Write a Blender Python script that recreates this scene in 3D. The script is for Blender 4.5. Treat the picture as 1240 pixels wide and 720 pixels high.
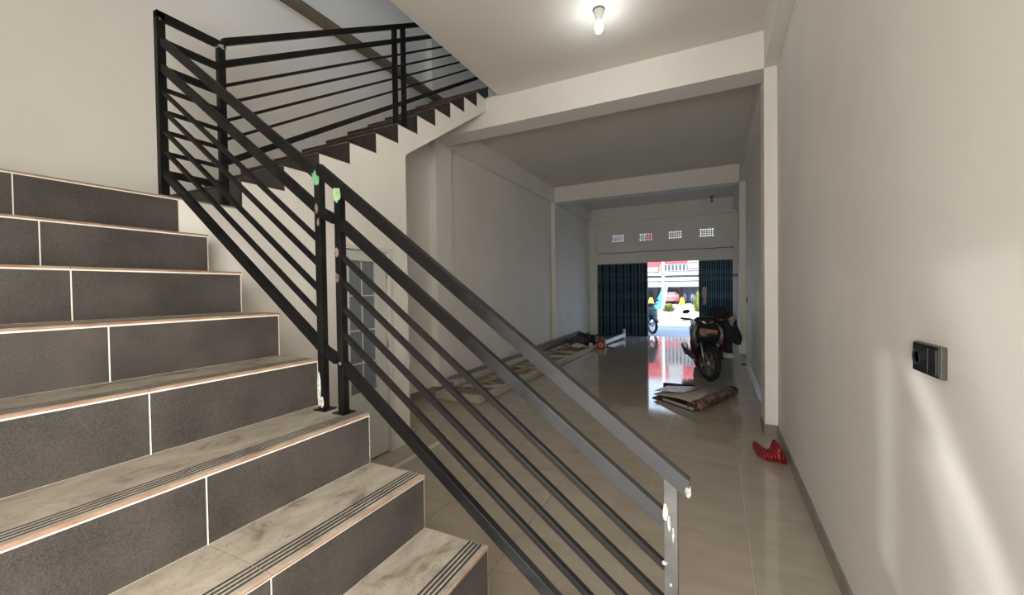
import bpy, bmesh, math, random
from mathutils import Vector, Matrix, Euler, noise
random.seed(7)
for o in list(bpy.data.objects): bpy.data.objects.remove(o)
SC = bpy.context.scene
COL = SC.collection
PI = math.pi

# ------------------------------------------------------------------ camera
H = 1.4388
F_PX, YAW, PITCH, ROLL = 501.7, 0.4585, -0.0177, -0.014
cam = bpy.data.cameras.new('camera')
cam.sensor_fit = 'HORIZONTAL'; cam.sensor_width = 36.0
cam.lens = 36.0 * F_PX / 1240.0
cam.clip_start = 0.02; cam.clip_end = 400
camo = bpy.data.objects.new('camera', cam); COL.objects.link(camo)
fwd = Vector((-math.sin(YAW) * math.cos(PITCH), math.cos(YAW) * math.cos(PITCH), math.sin(PITCH)))
right = Vector((math.cos(YAW), math.sin(YAW), 0))
up = right.cross(fwd)
cr, sr = math.cos(ROLL), math.sin(ROLL)
r2 = right * cr + up * sr
u2 = up * cr - right * sr
M = Matrix((r2, u2, -fwd)).transposed().to_4x4()
M.translation = Vector((0, 0, H))
camo.matrix_world = M
SC.camera = camo

# ------------------------------------------------------------------ world, sun, daylight at the rear doorway, added lamps, exposure
SC.view_settings.view_transform = 'Standard'
SC.view_settings.look = 'None'
SC.view_settings.gamma = 1.0
SC.view_settings.use_curve_mapping = False
SC.view_settings.exposure = -0.08

w = bpy.data.worlds.new('world'); SC.world = w; w.use_nodes = True
nt = w.node_tree; nt.nodes.clear()
wo = nt.nodes.new('ShaderNodeOutputWorld'); bg = nt.nodes.new('ShaderNodeBackground')
tc = nt.nodes.new('ShaderNodeTexCoord'); sep = nt.nodes.new('ShaderNodeSeparateXYZ')
rp = nt.nodes.new('ShaderNodeValToRGB')
rp.color_ramp.elements[0].position = 0.0; rp.color_ramp.elements[0].color = (0.74, 0.87, 1.0, 1)
rp.color_ramp.elements[1].position = 0.7; rp.color_ramp.elements[1].color = (0.36, 0.58, 1.0, 1)
nt.links.new(tc.outputs['Generated'], sep.inputs[0]); nt.links.new(sep.outputs['Z'], rp.inputs[0])
nt.links.new(rp.outputs[0], bg.inputs[0]); bg.inputs[1].default_value = 3.9
nt.links.new(bg.outputs[0], wo.inputs[0])

sun = bpy.data.lights.new('sun', 'SUN'); sun.energy = 15; sun.angle = 0.02; sun.color = (1, .95, .87)
suno = bpy.data.objects.new('sun', sun); COL.objects.link(suno)
suno.rotation_euler = Vector((0.05, 0.60, -1.0)).to_track_quat('-Z', 'Y').to_euler()

def area(name, loc, direction, sx, sy, energy, color, spread=PI):
    l = bpy.data.lights.new(name, 'AREA'); l.shape = 'RECTANGLE'; l.size = sx; l.size_y = sy
    l.energy = energy; l.color = color; l.spread = spread
    o = bpy.data.objects.new(name, l); COL.objects.link(o); o.location = loc
    o.rotation_euler = Vector(direction).to_track_quat('-Z', 'Z').to_euler()
    return o
# daylight through the rear doorway behind the camera; added fill lamp for the stairwell wall
area('rear_doorway_daylight', (-0.25, -1.22, 1.35), (-1.9, 1, 0.03), .95, 2.3, 250, (1.0, .935, .84))
area('added_stairwell_fill', (0.45, 1.6, 5.6), (-1, -0.1, -0.25), 1.8, 1.3, 3, (1.0, .94, .86))

def streak(w1, w2, width, energy):
    # thin unseen lamp added to draw a light streak on the right wall
    w1 = Vector((.526, *w1)); w2 = Vector((.526, *w2)); mid = (w1 + w2) / 2
    d = Vector((1.15, 2.45, .12)).normalized(); t = (mid.y + 1.2) / d.y
    ax = (w2 - w1); ln = ax.length; ax = (ax - d * ax.dot(d)); sc = ax.length / ln; ax.normalize(); cx = d.cross(ax).normalized()
    l = bpy.data.lights.new('added_streak_lamp', 'AREA'); l.shape = 'RECTANGLE'; l.size = width; l.size_y = ln * sc; l.energy = energy; l.spread = math.radians(2.2); l.color = (1, .99, .97)
    o = bpy.data.objects.new('added_streak_lamp', l); COL.objects.link(o)
    m = Matrix((cx, ax, cx.cross(ax))).transposed()
    if (m @ Vector((0, 0, -1))).dot(d) < 0: m = Matrix((-cx, ax, (-cx).cross(ax))).transposed()
    m = m.to_4x4(); m.translation = mid - d * t; o.matrix_world = m
streak((1.86, 1.20), (1.83, .25), .014, .075)
streak((1.64, 1.20), (1.10, .72), .030, .09)
streak((1.52, 1.00), (1.00, .40), .09, .11)
streak((1.34, 1.50), (.80, .85), .16, .12)

# ------------------------------------------------------------------ materials
def new_mat(name):
    m = bpy.data.materials.new(name); m.use_nodes = True
    n = m.node_tree; b = n.nodes['Principled BSDF']; return m, n, b
def mat(name, c, rough=.6, metal=0, spec=.5, var=0, scale=8, bump=0, bscale=60, rvar=0, objvar=0, emit=None, estr=0, alpha=1, trans=0, c2=None, detail=3, coord='Object', stretch=(1, 1, 1), lo=.35, hi=.65):
    m, n, b = new_mat(name)
    b.inputs['Roughness'].default_value = rough; b.inputs['Metallic'].default_value = metal
    b.inputs['Specular IOR Level'].default_value = spec
    b.inputs['Base Color'].default_value = (*c, 1)
    L = n.links.new
    tcn = None
    if var or c2 or bump:
        tcn = n.nodes.new('ShaderNodeTexCoord'); mp = n.nodes.new('ShaderNodeMapping'); mp.inputs['Scale'].default_value = stretch
        if coord == 'Position':
            g = n.nodes.new('ShaderNodeNewGeometry'); L(g.outputs['Position'], mp.inputs[0])
        else: L(tcn.outputs[coord], mp.inputs[0])
    if var or c2:
        nz = n.nodes.new('ShaderNodeTexNoise'); nz.inputs['Scale'].default_value = scale; nz.inputs['Detail'].default_value = detail
        L(mp.outputs[0], nz.inputs['Vector'])
        cr_ = n.nodes.new('ShaderNodeValToRGB')
        cr_.color_ramp.elements[0].position = lo; cr_.color_ramp.elements[1].position = hi
        if c2: a, bb = c, c2
        else: a = tuple(x * (1 - var) for x in c); bb = tuple(min(1, x * (1 + var)) for x in c)
        cr_.color_ramp.elements[0].color = (*a, 1); cr_.color_ramp.elements[1].color = (*bb, 1)
        L(nz.outputs['Fac'], cr_.inputs[0]); src = cr_.outputs[0]
        if objvar:
            oi = n.nodes.new('ShaderNodeObjectInfo'); mr = n.nodes.new('ShaderNodeMapRange')
            mr.inputs[3].default_value = 1 - objvar; mr.inputs[4].default_value = 1 + objvar
            L(oi.outputs['Random'], mr.inputs[0])
            mx = n.nodes.new('ShaderNodeVectorMath'); mx.operation = 'SCALE'
            L(src, mx.inputs[0]); L(mr.outputs[0], mx.inputs['Scale']); src = mx.outputs[0]
        L(src, b.inputs['Base Color'])
        if rvar:
            mr2 = n.nodes.new('ShaderNodeMapRange'); mr2.inputs[3].default_value = rough - rvar; mr2.inputs[4].default_value = rough + rvar
            L(nz.outputs['Fac'], mr2.inputs[0]); L(mr2.outputs[0], b.inputs['Roughness'])
    if bump:
        nb = n.nodes.new('ShaderNodeTexNoise'); nb.inputs['Scale'].default_value = bscale; nb.inputs['Detail'].default_value = 3
        L(mp.outputs[0], nb.inputs['Vector'])
        bp = n.nodes.new('ShaderNodeBump'); bp.inputs['Strength'].default_value = bump; bp.inputs['Distance'].default_value = .01
        L(nb.outputs['Fac'], bp.inputs['Height']); L(bp.outputs[0], b.inputs['Normal'])
    if emit:
        b.inputs['Emission Color'].default_value = (*emit, 1); b.inputs['Emission Strength'].default_value = estr
    if trans: b.inputs['Transmission Weight'].default_value = trans
    if alpha < 1: b.inputs['Alpha'].default_value = alpha
    return m

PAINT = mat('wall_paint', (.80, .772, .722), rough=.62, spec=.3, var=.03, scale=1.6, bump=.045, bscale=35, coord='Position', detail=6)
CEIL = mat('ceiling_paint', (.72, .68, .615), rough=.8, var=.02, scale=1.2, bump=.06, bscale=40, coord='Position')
SKIRT = mat('skirting_tile', (.25, .225, .19), rough=.3, var=.15, scale=9, coord='Position')
GROUT = mat('white_grout', (.78, .74, .66), rough=.8, var=.08, scale=30)
CONC = mat('concrete', (.36, .34, .31), rough=.85, var=.15, scale=6, bump=.3)

def floor_tile_mat():
    m, n, b = new_mat('polished_floor_tile'); L = n.links.new
    g = n.nodes.new('ShaderNodeNewGeometry')
    mp = n.nodes.new('ShaderNodeMapping'); mp.inputs['Scale'].default_value = (1.0, 2.4, 1); mp.inputs['Rotation'].default_value = (0, 0, .25); L(g.outputs['Position'], mp.inputs[0])
    oi = n.nodes.new('ShaderNodeObjectInfo')
    ad = n.nodes.new('ShaderNodeVectorMath'); ad.operation = 'ADD'; L(mp.outputs[0], ad.inputs[0])
    cm = n.nodes.new('ShaderNodeCombineXYZ'); ml = n.nodes.new('ShaderNodeMath'); ml.operation = 'MULTIPLY'; ml.inputs[1].default_value = 40
    L(oi.outputs['Random'], ml.inputs[0]); L(ml.outputs[0], cm.inputs[0]); L(ml.outputs[0], cm.inputs[1]); L(cm.outputs[0], ad.inputs[1])
    nz = n.nodes.new('ShaderNodeTexNoise'); nz.inputs['Scale'].default_value = 3.2; nz.inputs['Detail'].default_value = 7; nz.inputs['Distortion'].default_value = .7
    L(ad.outputs[0], nz.inputs['Vector'])
    r = n.nodes.new('ShaderNodeValToRGB'); r.color_ramp.elements[0].position = .3; r.color_ramp.elements[1].position = .7
    r.color_ramp.elements[0].color = (.385, .33, .262, 1); r.color_ramp.elements[1].color = (.455, .395, .32, 1); L(nz.outputs['Fac'], r.inputs[0])
    dn = n.nodes.new('ShaderNodeTexNoise'); dn.inputs['Scale'].default_value = 1.3; dn.inputs['Detail'].default_value = 8; dn.inputs['Roughness'].default_value = .7
    L(g.outputs['Position'], dn.inputs['Vector'])
    mr = n.nodes.new('ShaderNodeMapRange'); mr.inputs[1].default_value = .35; mr.inputs[2].default_value = .7; mr.inputs[3].default_value = .035; mr.inputs[4].default_value = .11
    L(dn.outputs['Fac'], mr.inputs[0]); L(mr.outputs[0], b.inputs['Roughness']); L(r.outputs[0], b.inputs['Base Color'])
    b.inputs['Specular IOR Level'].default_value = .62
    bn = n.nodes.new('ShaderNodeTexNoise'); bn.inputs['Scale'].default_value = 3; L(g.outputs['Position'], bn.inputs['Vector'])
    bp = n.nodes.new('ShaderNodeBump'); bp.inputs['Strength'].default_value = .02; bp.inputs['Distance'].default_value = .02
    L(bn.outputs['Fac'], bp.inputs['Height']); L(bp.outputs[0], b.inputs['Normal'])
    return m
FTILE = floor_tile_mat()

def tread_mat():
    m, n, b = new_mat('marbled_tread_tile'); L = n.links.new
    g = n.nodes.new('ShaderNodeNewGeometry')
    mp = n.nodes.new('ShaderNodeMapping'); mp.inputs['Scale'].default_value = (2.2, 1.2, 1); mp.inputs['Rotation'].default_value = (0, 0, .5); L(g.outputs['Position'], mp.inputs[0])
    nz = n.nodes.new('ShaderNodeTexNoise'); nz.inputs['Scale'].default_value = 3.0; nz.inputs['Detail'].default_value = 9; nz.inputs['Distortion'].default_value = 1.6; nz.inputs['Roughness'].default_value = .62
    L(mp.outputs[0], nz.inputs['Vector'])
    r = n.nodes.new('ShaderNodeValToRGB'); e = r.color_ramp.elements
    e[0].position = .34; e[0].color = (.15, .128, .10, 1); e[1].position = .66; e[1].color = (.385, .345, .28, 1)
    a = e.new(.45); a.color = (.29, .255, .205, 1)
    L(nz.outputs['Fac'], r.inputs[0])
    v = n.nodes.new('ShaderNodeTexNoise'); v.inputs['Scale'].default_value = 5; v.inputs['Detail'].default_value = 8; v.inputs['Distortion'].default_value = 2.5
    L(mp.outputs[0], v.inputs['Vector'])
    vr = n.nodes.new('ShaderNodeValToRGB'); ve = vr.color_ramp.elements; ve[0].position = .485; ve[0].color = (1, 1, 1, 1); ve[1].position = .515; ve[1].color = (1, 1, 1, 1)
    k = ve.new(.5); k.color = (.45, .43, .4, 1); L(v.outputs['Fac'], vr.inputs[0])
    mx = n.nodes.new('ShaderNodeMix'); mx.data_type = 'RGBA'; mx.blend_type = 'MULTIPLY'; mx.inputs[0].default_value = .6
    L(r.outputs[0], mx.inputs[6]); L(vr.outputs[0], mx.inputs[7]); L(mx.outputs[2], b.inputs['Base Color'])
    b.inputs['Roughness'].default_value = .5; b.inputs['Specular IOR Level'].default_value = .35
    return m
TREAD = tread_mat()
GROOVE = mat('groove_dark', (.03, .028, .026), rough=.8)
CLAY = mat('raw_clay_tile_edge', (.24, .125, .08), rough=.8, c2=(.30, .22, .16), scale=14, coord='Position')

def riser_mat():
    m, n, b = new_mat('dark_slate_riser_tile'); L = n.links.new
    g = n.nodes.new('ShaderNodeNewGeometry')
    nz = n.nodes.new('ShaderNodeTexNoise'); nz.inputs['Scale'].default_value = 260; nz.inputs['Detail'].default_value = 2; L(g.outputs['Position'], nz.inputs['Vector'])
    n2 = n.nodes.new('ShaderNodeTexNoise'); n2.inputs['Scale'].default_value = 5; n2.inputs['Detail'].default_value = 5; L(g.outputs['Position'], n2.inputs['Vector'])
    a = n.nodes.new('ShaderNodeMath'); a.operation = 'MULTIPLY_ADD'; a.inputs[1].default_value = .55; L(nz.outputs['Fac'], a.inputs[0])
    h = n.nodes.new('ShaderNodeMath'); h.operation = 'MULTIPLY'; h.inputs[1].default_value = .45; L(n2.outputs['Fac'], h.inputs[0]); L(h.outputs[0], a.inputs[2])
    r = n.nodes.new('ShaderNodeValToRGB'); r.color_ramp.elements[0].position = .35; r.color_ramp.elements[1].position = .65
    r.color_ramp.elements[0].color = (.026, .0228, .021, 1); r.color_ramp.elements[1].color = (.078, .068, .061, 1)
    L(a.outputs[0], r.inputs[0]); L(r.outputs[0], b.inputs['Base Color'])
    b.inputs['Roughness'].default_value = .42; b.inputs['Specular IOR Level'].default_value = .5
    bp = n.nodes.new('ShaderNodeBump'); bp.inputs['Strength'].default_value = .12; bp.inputs['Distance'].default_value = .002
    L(nz.outputs['Fac'], bp.inputs['Height']); L(bp.outputs[0], b.inputs['Normal'])
    return m
RISER = riser_mat()

def rail_mat(name, lo, hi, x0, x1):
    # black paint that stops on the unpainted lower end of the railing
    m, n, b = new_mat(name); L = n.links.new
    g = n.nodes.new('ShaderNodeNewGeometry'); s = n.nodes.new('ShaderNodeSeparateXYZ'); L(g.outputs['Position'], s.inputs[0])
    nz = n.nodes.new('ShaderNodeTexNoise'); nz.inputs['Scale'].default_value = 14; nz.inputs['Detail'].default_value = 5; L(g.outputs['Position'], nz.inputs['Vector'])
    mr = n.nodes.new('ShaderNodeMapRange'); mr.inputs[1].default_value = x0; mr.inputs[2].default_value = x1
    ad = n.nodes.new('ShaderNodeMath'); ad.operation = 'MULTIPLY_ADD'; ad.inputs[1].default_value = .35; L(nz.outputs['Fac'], ad.inputs[0]); L(s.outputs['X'], ad.inputs[2])
    L(ad.outputs[0], mr.inputs[0])
    mx = n.nodes.new('ShaderNodeMix'); mx.data_type = 'RGBA'; L(mr.outputs[0], mx.inputs[0]); mx.inputs[6].default_value = (*lo, 1); mx.inputs[7].default_value = (*hi, 1)
    L(mx.outputs[2], b.inputs['Base Color'])
    b.inputs['Metallic'].default_value = 0
    b.inputs['Roughness'].default_value = .38; b.inputs['Specular IOR Level'].default_value = .14
    return m
RAIL = rail_mat('black_rail_paint', (.007, .0065, .0065), (.068, .069, .071), -.6, .25)
BARP = rail_mat('black_bar_paint', (.012, .010, .010), (.032, .029, .028), -.6, .4)
POSTG = mat('bare_grey_steel_post', (.092, .091, .089), rough=.45, metal=0, var=.25, scale=16)
BLACKP = mat('black_metal_paint', (.004, .004, .004), rough=.42, spec=.14, c2=(.010, .009, .008), scale=9, coord='Position')
CHALK = mat('weld_spatter_white', (.42, .40, .37), rough=.6, var=.4, scale=60)
RUST = mat('weld_rust_brown', (.07, .05, .04), rough=.8, c2=(.17, .13, .11), scale=50)
GREENT = mat('green_masking_tape', (.11, .28, .125), rough=.7, var=.2, scale=40)
GREENP = mat('pale_green_masking_tape', (.21, .33, .18), rough=.7, var=.2, scale=40)
WHITEP = mat('white_gloss_paint', (.66, .65, .60), rough=.35)
DOORW = mat('door_pale_grey', (.60, .61, .58), rough=.4)
FROST = mat('door_frosted_glass', (.17, .20, .225), rough=.25, spec=.6, var=.08, scale=3)
BLACK = mat('black_plastic', (.012, .012, .013), rough=.35)
GLOSSB = mat('glossy_black_plate', (.008, .009, .011), rough=.12)
BRONZE = mat('bronze_plate_side', (.055, .05, .04), rough=.35)
NAVY = mat('navy_gate_sheet', (.006, .014, .034), rough=.5, var=.15, scale=5)
TEAL = mat('teal_gate_bar', (.07, .20, .28), rough=.4, metal=.2)
RUBBER = mat('tyre_rubber', (.012, .012, .012), rough=.7)
ALU = mat('aluminium', (.45, .45, .45), rough=.3, metal=.9)
CREAM = mat('cream_painted_steel', (.44, .40, .31), rough=.5, c2=(.52, .47, .37), scale=7, coord='Position')
WOODG = mat('weathered_wood', (.20, .15, .10), rough=.75, c2=(.30, .245, .18), scale=5, stretch=(8, 1, 8))
PVC = mat('white_pvc', (.74, .75, .76), rough=.35)
REDBOX = mat('red_carton', (.30, .035, .02), rough=.5)
ORANGE = mat('orange_print', (.75, .30, .10), rough=.5)
DARKCL = mat('black_fabric', (.010, .010, .012), rough=.9, var=.3, scale=20)
BLUECL = mat('dark_blue_fabric', (.02, .026, .05), rough=.9, var=.3, scale=20)
GREYCL = mat('grey_fabric', (.22, .20, .19), rough=.8, var=.2, scale=20)
MAROON = mat('maroon_scooter_plastic', (.055, .004, .008), rough=.3)
SCWH = mat('silver_scooter_plastic', (.17, .16, .145), rough=.35, metal=.2)
LENS = mat('headlamp_lens', (.12, .12, .11), rough=.15, spec=.8)
PLATE = mat('orange_red_plate', (.28, .075, .035), rough=.5)
PLATET = mat('pale_plate_marks', (.55, .36, .24), rough=.5)
GREENSC = mat('green_scooter_plastic', (.04, .22, .20), rough=.3)

# ------------------------------------------------------------------ helpers
class MB:
    def __init__(s): s.bm = bmesh.new()
    def box(s, x0, x1, y0, y1, z0, z1, mi=0, mtx=None):
        vs = [s.bm.verts.new(p) for p in ((x0, y0, z0), (x1, y0, z0), (x1, y1, z0), (x0, y1, z0), (x0, y0, z1), (x1, y0, z1), (x1, y1, z1), (x0, y1, z1))]
        if mtx is not None:
            for v in vs: v.co = mtx @ v.co
        for f in ((3, 2, 1, 0), (4, 5, 6, 7), (0, 1, 5, 4), (1, 2, 6, 5), (2, 3, 7, 6), (3, 0, 4, 7)):
            fc = s.bm.faces.new([vs[i] for i in f]); fc.material_index = mi
        return s
    def bar(s, a, b, wd, ht, upv=(0, 0, 1), mi=0):
        """rectangular bar from a to b; wd across, ht along upv"""
        a = Vector(a); b = Vector(b); d = (b - a); L = d.length; d.normalize()
        u = Vector(upv); sd = d.cross(u).normalized(); u = sd.cross(d).normalized()
        m = Matrix((sd, d, u)).transposed().to_4x4(); m.translation = a
        return s.box(-wd / 2, wd / 2, 0, L, -ht / 2, ht / 2, mi, m)
    def tube(s, pts, r, n=10, mi=0, cap=True):
        pts = [Vector(p) for p in pts]; rr = r if isinstance(r, (list, tuple)) else [r] * len(pts)
        rings = []; prev = None
        for i, p in enumerate(pts):
            t = (pts[min(i + 1, len(pts) - 1)] - pts[max(i - 1, 0)]).normalized()
            ref = Vector((0, 0, 1)) if abs(t.z) < .9 else Vector((0, 1, 0))
            if prev is not None: ref = prev
            a = (ref - t * ref.dot(t)).normalized(); prev = a; b = t.cross(a)
            rings.append([s.bm.verts.new(p + (a * math.cos(2 * PI * k / n) + b * math.sin(2 * PI * k / n)) * rr[i]) for k in range(n)])
        for i in range(len(rings) - 1):
            for k in range(n):
                f = s.bm.faces.new((rings[i][k], rings[i][(k + 1) % n], rings[i + 1][(k + 1) % n], rings[i + 1][k])); f.material_index = mi; f.smooth = True
        if cap:
            f = s.bm.faces.new(rings[0][::-1]); f.material_index = mi
            f = s.bm.faces.new(rings[-1]); f.material_index = mi
        return s
    def lathe(s, prof, n=24, mtx=None, mi=0, smooth=True):
        """prof [(r,z)] about z"""
        rings = []
        for r, z in prof:
            ring = [s.bm.verts.new((max(r, 1e-4) * math.cos(2 * PI * k / n), max(r, 1e-4) * math.sin(2 * PI * k / n), z)) for k in range(n)]
            if mtx is not None:
                for v in ring: v.co = mtx @ v.co
            rings.append(ring)
        for i in range(len(rings) - 1):
            for k in range(n):
                f = s.bm.faces.new((rings[i][k], rings[i][(k + 1) % n], rings[i + 1][(k + 1) % n], rings[i + 1][k])); f.material_index = mi; f.smooth = smooth
        return s
    def loft(s, secs, n=16, mi=0, p=2.6, cap=True):
        """secs: (centre, axis_u, axis_v) superellipse sections"""
        rings = []
        for c, u, v in secs:
            c = Vector(c); u = Vector(u); v = Vector(v); ring = []
            for k in range(n):
                t = 2 * PI * k / n; ct, st = math.cos(t), math.sin(t)
                ring.append(s.bm.verts.new(c + u * math.copysign(abs(ct) ** (2 / p), ct) + v * math.copysign(abs(st) ** (2 / p), st)))
            rings.append(ring)
        for i in range(len(rings) - 1):
            for k in range(n):
                f = s.bm.faces.new((rings[i][k], rings[i][(k + 1) % n], rings[i + 1][(k + 1) % n], rings[i + 1][k])); f.material_index = mi; f.smooth = True
        if cap:
            for f in (s.bm.faces.new(rings[0][::-1]), s.bm.faces.new(rings[-1])): f.material_index = mi
        return s
    def prism(s, poly, axis, a0, a1, mi=0):
        """poly of 2d points extruded along axis between a0 and a1"""
        def P(q, a):
            if axis == 'x': return (a, q[0], q[1])
            if axis == 'y': return (q[0], a, q[1])
            return (q[0], q[1], a)
        A = [s.bm.verts.new(P(q, a0)) for q in poly]; B = [s.bm.verts.new(P(q, a1)) for q in poly]
        n = len(poly)
        f0 = s.bm.faces.new(A); f1 = s.bm.faces.new(B[::-1]); f0.material_index = f1.material_index = mi
        for i in range(n):
            f = s.bm.faces.new((A[i], B[i], B[(i + 1) % n], A[(i + 1) % n])); f.material_index = mi
        return s
    def move(s, m):
        for v in s.bm.verts: v.co = m @ v.co
        return s
    def jitter(s, amt, sc=8, seed=0):
        for v in s.bm.verts:
            nn = noise.noise_vector(v.co * sc + Vector((seed, seed * 2.3, 0))); v.co += nn * amt
        return s
    def mesh(s, name, mats, bevel=0):
        bmesh.ops.recalc_face_normals(s.bm, faces=s.bm.faces)
        me = bpy.data.meshes.new(name); s.bm.to_mesh(me); s.bm.free()
        for m in (mats if isinstance(mats, (list, tuple)) else [mats]): me.materials.append(m)
        return me
    def build(s, name, mats, parent=None, bevel=0, kind=None):
        return link(s.mesh(name, mats), name, parent, bevel, kind)
def link(me, name, parent=None, bevel=0, kind=None):
    o = bpy.data.objects.new(name, me); COL.objects.link(o)
    if parent is not None: o.parent = parent; o.matrix_parent_inverse = parent_inv(parent)
    if bevel:
        b = o.modifiers.new('bevel', 'BEVEL'); b.width = bevel; b.segments = 2; b.limit_method = 'ANGLE'
    if kind: o['kind'] = kind
    return o
def world_of(o):
    m = Matrix.LocRotScale(o.location, o.rotation_euler, o.scale)
    if o.parent is not None: m = world_of(o.parent) @ o.matrix_parent_inverse @ m
    return m
def parent_inv(p): return world_of(p).inverted()   # meshes are written in world coordinates unless local=True
def keep(o): o.matrix_parent_inverse = Matrix.Identity(4); return o
def tag(o, label, cat, group=None, kind=None):
    o['label'] = label; o['category'] = cat
    if group: o['group'] = group
    if kind: o['kind'] = kind
    return o
def thing(name, loc, label, cat, group=None, rz=0):
    o = bpy.data.objects.new(name, None); COL.objects.link(o); o.location = loc; o.rotation_euler = (0, 0, rz)
    o.empty_display_size = .1
    return tag(o, label, cat, group)
def struct(mb, name, mats, bevel=0):
    return mb.build(name, mats, None, bevel, 'structure')
def copy_tree(o, parent=None):
    c = o.copy(); COL.objects.link(c)
    if parent is not None: c.parent = parent
    for ch in [x for x in bpy.data.objects if x.parent == o]: copy_tree(ch, c)
    return c
def holes_box(mb, u0, u1, z0, z1, holes, put):
    """fills a rectangle with boxes around rectangular holes; put(ua,ub,za,zb)"""
    us = sorted({u0, u1, *[h[0] for h in holes], *[h[1] for h in holes]})
    for i in range(len(us) - 1):
        a, b = us[i], us[i + 1]; m = (a + b) / 2
        hs = sorted([(h[2], h[3]) for h in holes if h[0] < m < h[1]]); z = z0
        for h0, h1 in hs:
            if h0 > z: put(a, b, z, h0)
            z = max(z, h1)
        if z < z1: put(a, b, z, z1)

# ------------------------------------------------------------------ structure
XL, XR = -3.59, 0.526          # side walls
CL, CR = -3.49, 0.419          # faces of columns and side beams
Y1, XW = 1.24, -2.64           # edge of lower flight, face of the stair wall
YB0, YB1 = 4.69, 5.02          # first cross beam
YC0, YC1 = 9.467, 9.80
YF = 12.87
ZC, ZB = 3.895, 3.536
YBK = -1.25
ZTOP = 7.3

# floor bed and tiles
fb = struct(MB().box(XL - .1, XR + .1, YBK, YF + .15, -.2, -.006), 'floor', GROUT)
def tile_mesh(w_, d_):
    mb = MB(); g = .0016
    mb.box(g, w_ - g, g, d_ - g, -.02, 0)
    me = mb.mesh('floor_tile', FTILE); return me
tm = {}
xs = [XL] + [.158 - .6 * k for k in range(5, -1, -1)] + [XR]
ys = [YBK] + [3.05 - .6 * k for k in range(8, 0, -1)] + [3.05 + .6 * k for k in range(0, 17)] + [YF + .12]
for i in range(len(xs) - 1):
    for j in range(len(ys) - 1):
        w_, d_ = round(xs[i + 1] - xs[i], 3), round(ys[j + 1] - ys[j], 3)
        if xs[i + 1] < XW and ys[j + 1] < 3.0: continue
        if (w_, d_) not in tm: tm[(w_, d_)] = tile_mesh(w_, d_)
        o = link(tm[(w_, d_)], 'floor_tile', fb); o.location = (xs[i], ys[j], 0)

wr = MB(); holes_box(wr, YBK, YF + .15, -.1, ZTOP, [(.6, 2.6, 4.9, 6.3)], lambda a, b, c, d: wr.box(XR, XR + .15, a, b, c, d)); struct(wr, 'wall_right', PAINT)
struct(MB().box(XL - .15, XL, YBK, YF + .15, -.1, ZTOP), 'wall_left', PAINT)
# columns
for (x0, x1, y0, y1) in ((CR, XR, YB0, YB1 + .02), (CR, XR, YC0, YC1), (XL, CL, YB0 + .04, YB1 + .1), (XL, CL, YC0, YC1)):
    struct(MB().box(x0, x1, y0, y1, 0, ZB + .02), 'trim_column', PAINT)
struct(MB().box(XL, CL, YB0, YB1 + .1, ZC + .3, ZTOP), 'trim_column', PAINT)
# beams
struct(MB().box(XL, XR, YB0, YB1, ZB, ZC + .02), 'trim_beam', PAINT)
struct(MB().box(XL, XR, YC0, YC1, ZB, ZC + .02), 'trim_beam', PAINT)
struct(MB().box(CR, XR, YBK, YB0, ZB, ZC + .02), 'trim_beam', PAINT)
struct(MB().box(CR + .004, XR, YB1, YF, ZB, ZC + .02), 'trim_beam', PAINT)
struct(MB().box(XL, CL - .004, YB1, YF, ZB, ZC + .02), 'trim_beam', PAINT)
struct(MB().box(XL, XR, YF - .12, YF, 3.467, ZC + .02), 'trim_beam', PAINT)
# ceiling slab with the stair opening at X<-2.46, Y<4.69
XO = -2.46
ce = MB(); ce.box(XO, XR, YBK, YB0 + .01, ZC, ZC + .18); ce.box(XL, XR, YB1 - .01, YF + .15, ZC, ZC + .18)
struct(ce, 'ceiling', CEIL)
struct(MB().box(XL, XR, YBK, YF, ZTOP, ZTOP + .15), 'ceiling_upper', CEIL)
# upper room end walls, and brown ledge on the left wall
struct(MB().box(XL, XR, 8.0, 8.15, ZC + .18, ZTOP), 'wall_upper_far', PAINT)
um = MB(); holes_box(um, XL, XR, ZC, ZTOP, [], lambda a, b, c, d: um.box(a, b, -.71, -.56, c, d)); struct(um, 'wall_upper_near', PAINT)
struct(MB().box(XL, -3.475, -.56, 5.7, 4.13, 4.185), 'trim_ledge', mat('brown_ledge', (.17, .135, .09), rough=.6, var=.1, scale=4, coord='Position'))
# unseen wall beside the stair foot, lengthened to block light, and rear wall with its doorway
struct(MB().box(XL, -.74, -.71, -.56, 0, ZC), 'wall_side', PAINT)
rm = MB(); holes_box(rm, XL, XR, 0, ZC, [(-.75, .42, 0, 2.5)], lambda a, b, c, d: rm.box(a, b, YBK - .15, YBK, c, d)); struct(rm, 'wall_back', PAINT)
# far wall with shutter opening and four ventilation openings
VENTS = [(-2.889, -2.527, 2.874, 3.081), (-2.07, -1.695, 2.866, 3.075), (-1.245, -.887, 2.875, 3.08), (-.42, -.06, 2.873, 3.09)]
fm = MB(); OPEN = (-3.355, .405, 0, 2.212)
holes_box(fm, XL, XR, 0, ZC, [OPEN] + VENTS, lambda a, b, c, d: fm.box(a, b, YF, YF + .14, c, d))
far = struct(fm, 'wall_far', PAINT)
for (a, b, c, d) in VENTS:
    g = MB(); nx, nz_ = 6, 4
    for i in range(1, nx):
        x = a + (b - a) * i / nx; g.box(x - .017, x + .017, YF + .02, YF + .10, c, d)
    for i in range(1, nz_):
        z = c + (d - c) * i / nz_; g.box(a, b, YF + .025, YF + .095, z - .014, z + .014)
    g.box(a, a + .012, YF + .02, YF + .1, c, d); g.box(b - .012, b, YF + .02, YF + .1, c, d)
    g.build('vent_grille', PAINT, far)
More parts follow.
